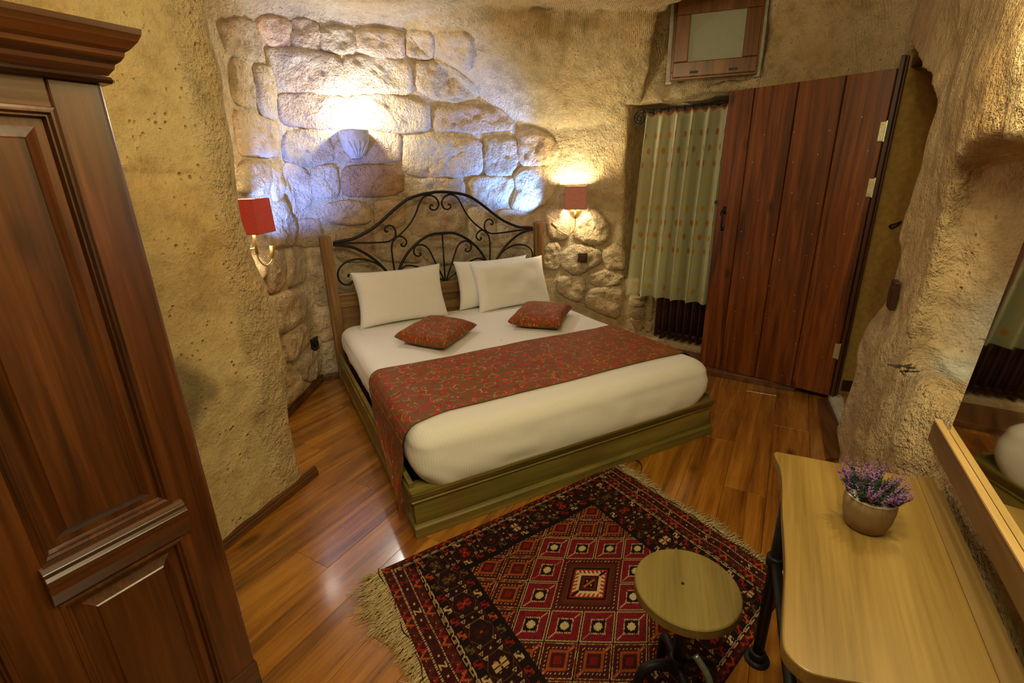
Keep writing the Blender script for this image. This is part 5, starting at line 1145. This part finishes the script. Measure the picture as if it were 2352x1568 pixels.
MB().tube([(.775, -3.060, .40), (.335, -3.415, .40)], .014, 10).build('stretcher', PIPE, dk_, True)
MB().tube([(.775, -3.060, .40), (.86, -3.235, .40)], .014, 10).build('stretcher', PIPE, dk_, True)

# flower pot
pt = empty('flower_pot', (.655, -3.300, .751), 'potted purple lavender in a beige clay pot on the dressing table', 'potted plant')
PC = (.650, -3.297, .7515)
MB().lathe([(.0001, 0), (.034, 0), (.038, .004), (.0455, .03), (.048, .055), (.047, .078), (.0445, .078), (.044, .062), (.0001, .060)], PC, 32).build('pot', POTM, pt, True)
MB().lathe([(.0445, .0755), (.0475, .0765), (.0465, .0795), (.0435, .0795)], PC, 32).build('pot_rim', PLASTERM, pt, True)
MB().lathe([(.0435, 0), (.0001, .003)], (PC[0], PC[1], PC[2]+.068), 20).build('soil', plain('dark_soil', (.03, .022, .012), .95), pt)
rl = random.Random(3); leaf = MB(); bloom = MB()
for k in range(230):
    a = rl.uniform(0, 2*PI); sp_ = math.sqrt(rl.random()); d = Vector((math.cos(a)*sp_*.75, math.sin(a)*sp_*.75, 1)).normalized(); L = rl.uniform(.055, .10)*(1.0-.2*sp_)
    b0 = Vector(PC)+Vector((math.cos(a)*sp_*.03, math.sin(a)*sp_*.03, .060)); leaf.tube([b0, b0+d*L*.6], .0009, 4)
    for j in range(13):
        t = rl.uniform(.1, 1); p = b0+d*L*t*.8; e = Vector((rl.uniform(-1, 1), rl.uniform(-1, 1), rl.uniform(.2, 1))).normalized(); s_ = e.cross(d).normalized()*.0014; q1 = p+e*.011
        leaf.add([p-s_, p+s_, q1], [(0, 1, 2), (2, 1, 0)])
    if k % 3 == 0:
        for j in range(9):
            p = b0+d*(L*.55+j*.0045); r_ = .0036*(1-j*.07)
            e = Vector((rl.uniform(-1, 1), rl.uniform(-1, 1), rl.uniform(-1, 1)))*.002; c = p+e
            bloom.add([c+Vector((r_, 0, 0)), c+Vector((0, r_, 0)), c+Vector((-r_, 0, 0)), c+Vector((0, -r_, 0)), c+Vector((0, 0, r_)), c+Vector((0, 0, -r_))], [(0, 1, 4), (1, 2, 4), (2, 3, 4), (3, 0, 4), (1, 0, 5), (2, 1, 5), (3, 2, 5), (0, 3, 5)])
o = leaf.build('foliage', LEAFM, pt); o['kind'] = 'stuff'; o = bloom.build('blossoms', LAVM, pt); o['kind'] = 'stuff'

# ---------------------------------------------------------------- mirror leaning on its board
ma, mt_l = math.radians(33.5), math.radians(-3)
mdir = Vector((math.cos(ma), math.sin(ma), 0)); mnr = -(Vector((math.sin(ma), -math.cos(ma), 0))*math.cos(mt_l)+Vector((0, 0, math.sin(mt_l)))); mup = mnr.cross(mdir); mup = mup if mup.z > 0 else -mup
M0 = Vector((.994, -3.267, .9))
def MP(s_, h_, n_=0): return M0+mdir*s_+mup*h_+mnr*n_
mr = empty('mirror', MP(-.5, 0), 'tall frameless mirror standing on a wooden board above the dressing table', 'mirror')
GLM, nt, b_, ln_ = nodes('mirror_silver'); b_.inputs['Base Color'].default_value = (.86, .88, .84, 1); b_.inputs['Metallic'].default_value = 1; b_.inputs['Roughness'].default_value = .03
MB().ext([(-.9, 0), (-.068, 0), (-.068, .006), (-.9, .006)], MP(0, .0, -.004), MP(0, 1.0, -.004), mdir, mnr).build('glass', GLM, mr)
MB().ext([(-.9, .004), (.0, .004), (.0, .016), (-.9, .016)], MP(0, -.055, 0), MP(0, .0, 0), mdir, mnr).build('bottom_board', MIRW, mr, bev=.003)
lip = wood('pale_lip', srgb(170, 132, 74), srgb(198, 160, 100), srgb(214, 180, 122), rot=(0, 0, -.585), along=0, vary=.0)
MB().ext([(-.9, .003), (.0, .003), (.0, .017), (-.9, .017)], MP(0, .0, 0), MP(0, .004, 0), mdir, mnr).build('top_lip', lip, mr)

# dark tangle stuck in the rock beside the niche
tw = MB(); rt = random.Random(7); pc = RP(.46, -.055, .895)
for k in range(10):
    p = pc+Vector((rt.uniform(-.02, .02), rt.uniform(-.02, .02), rt.uniform(-.006, .006))); tw.tube(catmull([p, p+Vector((rt.uniform(-.03, .03), rt.uniform(-.03, .03), rt.uniform(-.004, .01))), p+Vector((rt.uniform(-.03, .03), rt.uniform(-.03, .03), 0))], 3), .0022, 5)
tag(tw.build('twig_clump', plain('dark_twigs', srgb(62, 56, 40), .9)), 'small clump of dark twigs on the rock sill beside the niche', 'twigs')

# ---------------------------------------------------------------- wardrobe in the left foreground
K = Vector((-.648, -2.368, 0)); fd = Vector((-.86, -.51, 0)).normalized(); fn = Vector((.51, -.86, 0)).normalized()
wr_ = empty('wardrobe', K+fd*.5-fn*.25, 'tall dark walnut wardrobe with raised panels and a moulded cornice at the left edge', 'wardrobe')
def FP(s_, z, n_=0): return K+fd*s_+fn*n_+Vector((0, 0, z))
WW = 1.15
MB().prism([FP(.002, 0, -.025)[:2], FP(WW, 0, -.025)[:2], FP(WW, 0, -.50)[:2], FP(.0, 0, -.50)[:2]], .0, 1.69).build('carcass', DARKW, wr_)
MB().ext([(0, -.03), (.090, -.03), (.090, .0), (.010, .0), (.0, -.008)], FP(0, 0), FP(0, 1.69), fd, fn).build('corner_stile', DARKW, wr_, bev=.004)
# cornice
cp_ = [(-.03, 0), (.010, .0), (.020, .012), (.022, .020), (.030, .026), (.036, .034), (.038, .042), (.046, .048), (.058, .062), (.064, .074), (.066, .084), (-.03, .084)]
mb = MB(); nn_ = len(cp_)
mb.add([FP(-max(a_, 0), 1.704+b_, a_) for a_, b_ in cp_]+[FP(WW, 1.704+b_, a_) for a_, b_ in cp_], [tuple(range(nn_)), tuple(range(nn_, 2*nn_))[::-1]]+[(nn_+i, nn_+(i+1) % nn_, (i+1) % nn_, i) for i in range(nn_)])
mb.add([FP(-max(a_, 0), 1.704+b_, a_) for a_, b_ in cp_]+[FP(-max(a_, 0), 1.704+b_, -.5) for a_, b_ in cp_], [(i, (i+1) % nn_, nn_+(i+1) % nn_, nn_+i) for i in range(nn_)])
mb.build('cornice', DARKWH, wr_)
MB().ext([(-.03, 0), (.020, .0), (.026, .006), (.020, .012), (-.03, .012)], FP(-.01, 1.688), FP(WW, 1.688), fn, (0, 0, 1)).build('bead', DARKWH, wr_)
def panel_door(parent, s0_, s1_, z0, z1, rail=.075, name='door'):
    """raised panel with mitred mouldings"""
    d0 = empty('x', (0, 0, 0), '', ''); bpy.data.objects.remove(d0)
    ro = MB().ext([(s0_, .0), (s1_, .0), (s1_, -.006), (s0_, -.006)], FP(0, z0, -.016), FP(0, z1, -.016), fd, fn).build('raised_panel' if name == 'panel' else name, DARKW, parent)
    def ring(mb, ins0, n0, ins1, n1):
        a = [FP(s0_+ins0, z0+ins0, n0), FP(s1_-ins0, z0+ins0, n0), FP(s1_-ins0, z1-ins0, n0), FP(s0_+ins0, z1-ins0, n0)]
        b = [FP(s0_+ins1, z0+ins1, n1), FP(s1_-ins1, z0+ins1, n1), FP(s1_-ins1, z1-ins1, n1), FP(s0_+ins1, z1-ins1, n1)]
        mb.add(a+b, [(k, 4+k, 4+(k+1) % 4, (k+1) % 4) for k in range(4)])
    mb = MB(); ring(mb, -.002, .001, .003, .003); ring(mb, .003, .003, .007, .003); ring(mb, .007, .003, .011, -.004); ring(mb, .011, -.004, .014, -.004); ring(mb, .014, -.004, .019, -.020)
    mb.build('moulding', DARKW, ro)
    mb = MB(); ring(mb, .019, -.020, .026, -.019); ring(mb, .026, -.019, .052, -.006); ring(mb, .052, -.006, .055, -.003)
    i_ = .055; mb.add([FP(s0_+i_, z0+i_, -.003), FP(s1_-i_, z0+i_, -.003), FP(s1_-i_, z1-i_, -.003), FP(s0_+i_, z1-i_, -.003)], [(3, 2, 1, 0)])
    mb.build('centre_field', DARKW, ro)
    return ro
panel_door(wr_, .090, .335, .745, 1.635, name='upper_panel'); panel_door(wr_, .090, .335, .10, .635, name='lower_panel'); panel_door(wr_, .43, .72, .10, 1.635, name='side_panel'); panel_door(wr_, .80, 1.10, .10, 1.635, name='side_panel')
MB().ext([(.09, -.02), (WW, -.02), (WW, .0), (.09, .0)], FP(0, 1.635), FP(0, 1.70), fd, fn).build('top_rail', DARKWH, wr_, bev=.003)
mrl = MB().ext([(0, -.02), (0, .004), (.008, .010), (.040, .022), (.060, .024), (.068, .030), (.078, .030), (.084, .022), (.092, .020), (.100, .008), (.105, -.02)], FP(.070, .64), FP(.345, .64), (0, 0, 1), fn).build('middle_rail', DARKWH, wr_, bev=.002)
MB().ext([(.335, -.02), (.43, -.02), (.43, .0), (.335, .0)], FP(0, .0), FP(0, 1.69), fd, fn).build('middle_stile', DARKW, wr_, bev=.003)
MB().ext([(.72, -.02), (.80, -.02), (.80, .0), (.72, .0)], FP(0, .0), FP(0, 1.69), fd, fn).build('middle_stile', DARKW, wr_, bev=.003)
MB().ext([(0, -.02), (WW, -.02), (WW, .006), (0, .006)], FP(0, .0), FP(0, .10), fd, fn).build('bottom_rail', DARKWH, wr_, bev=.003)
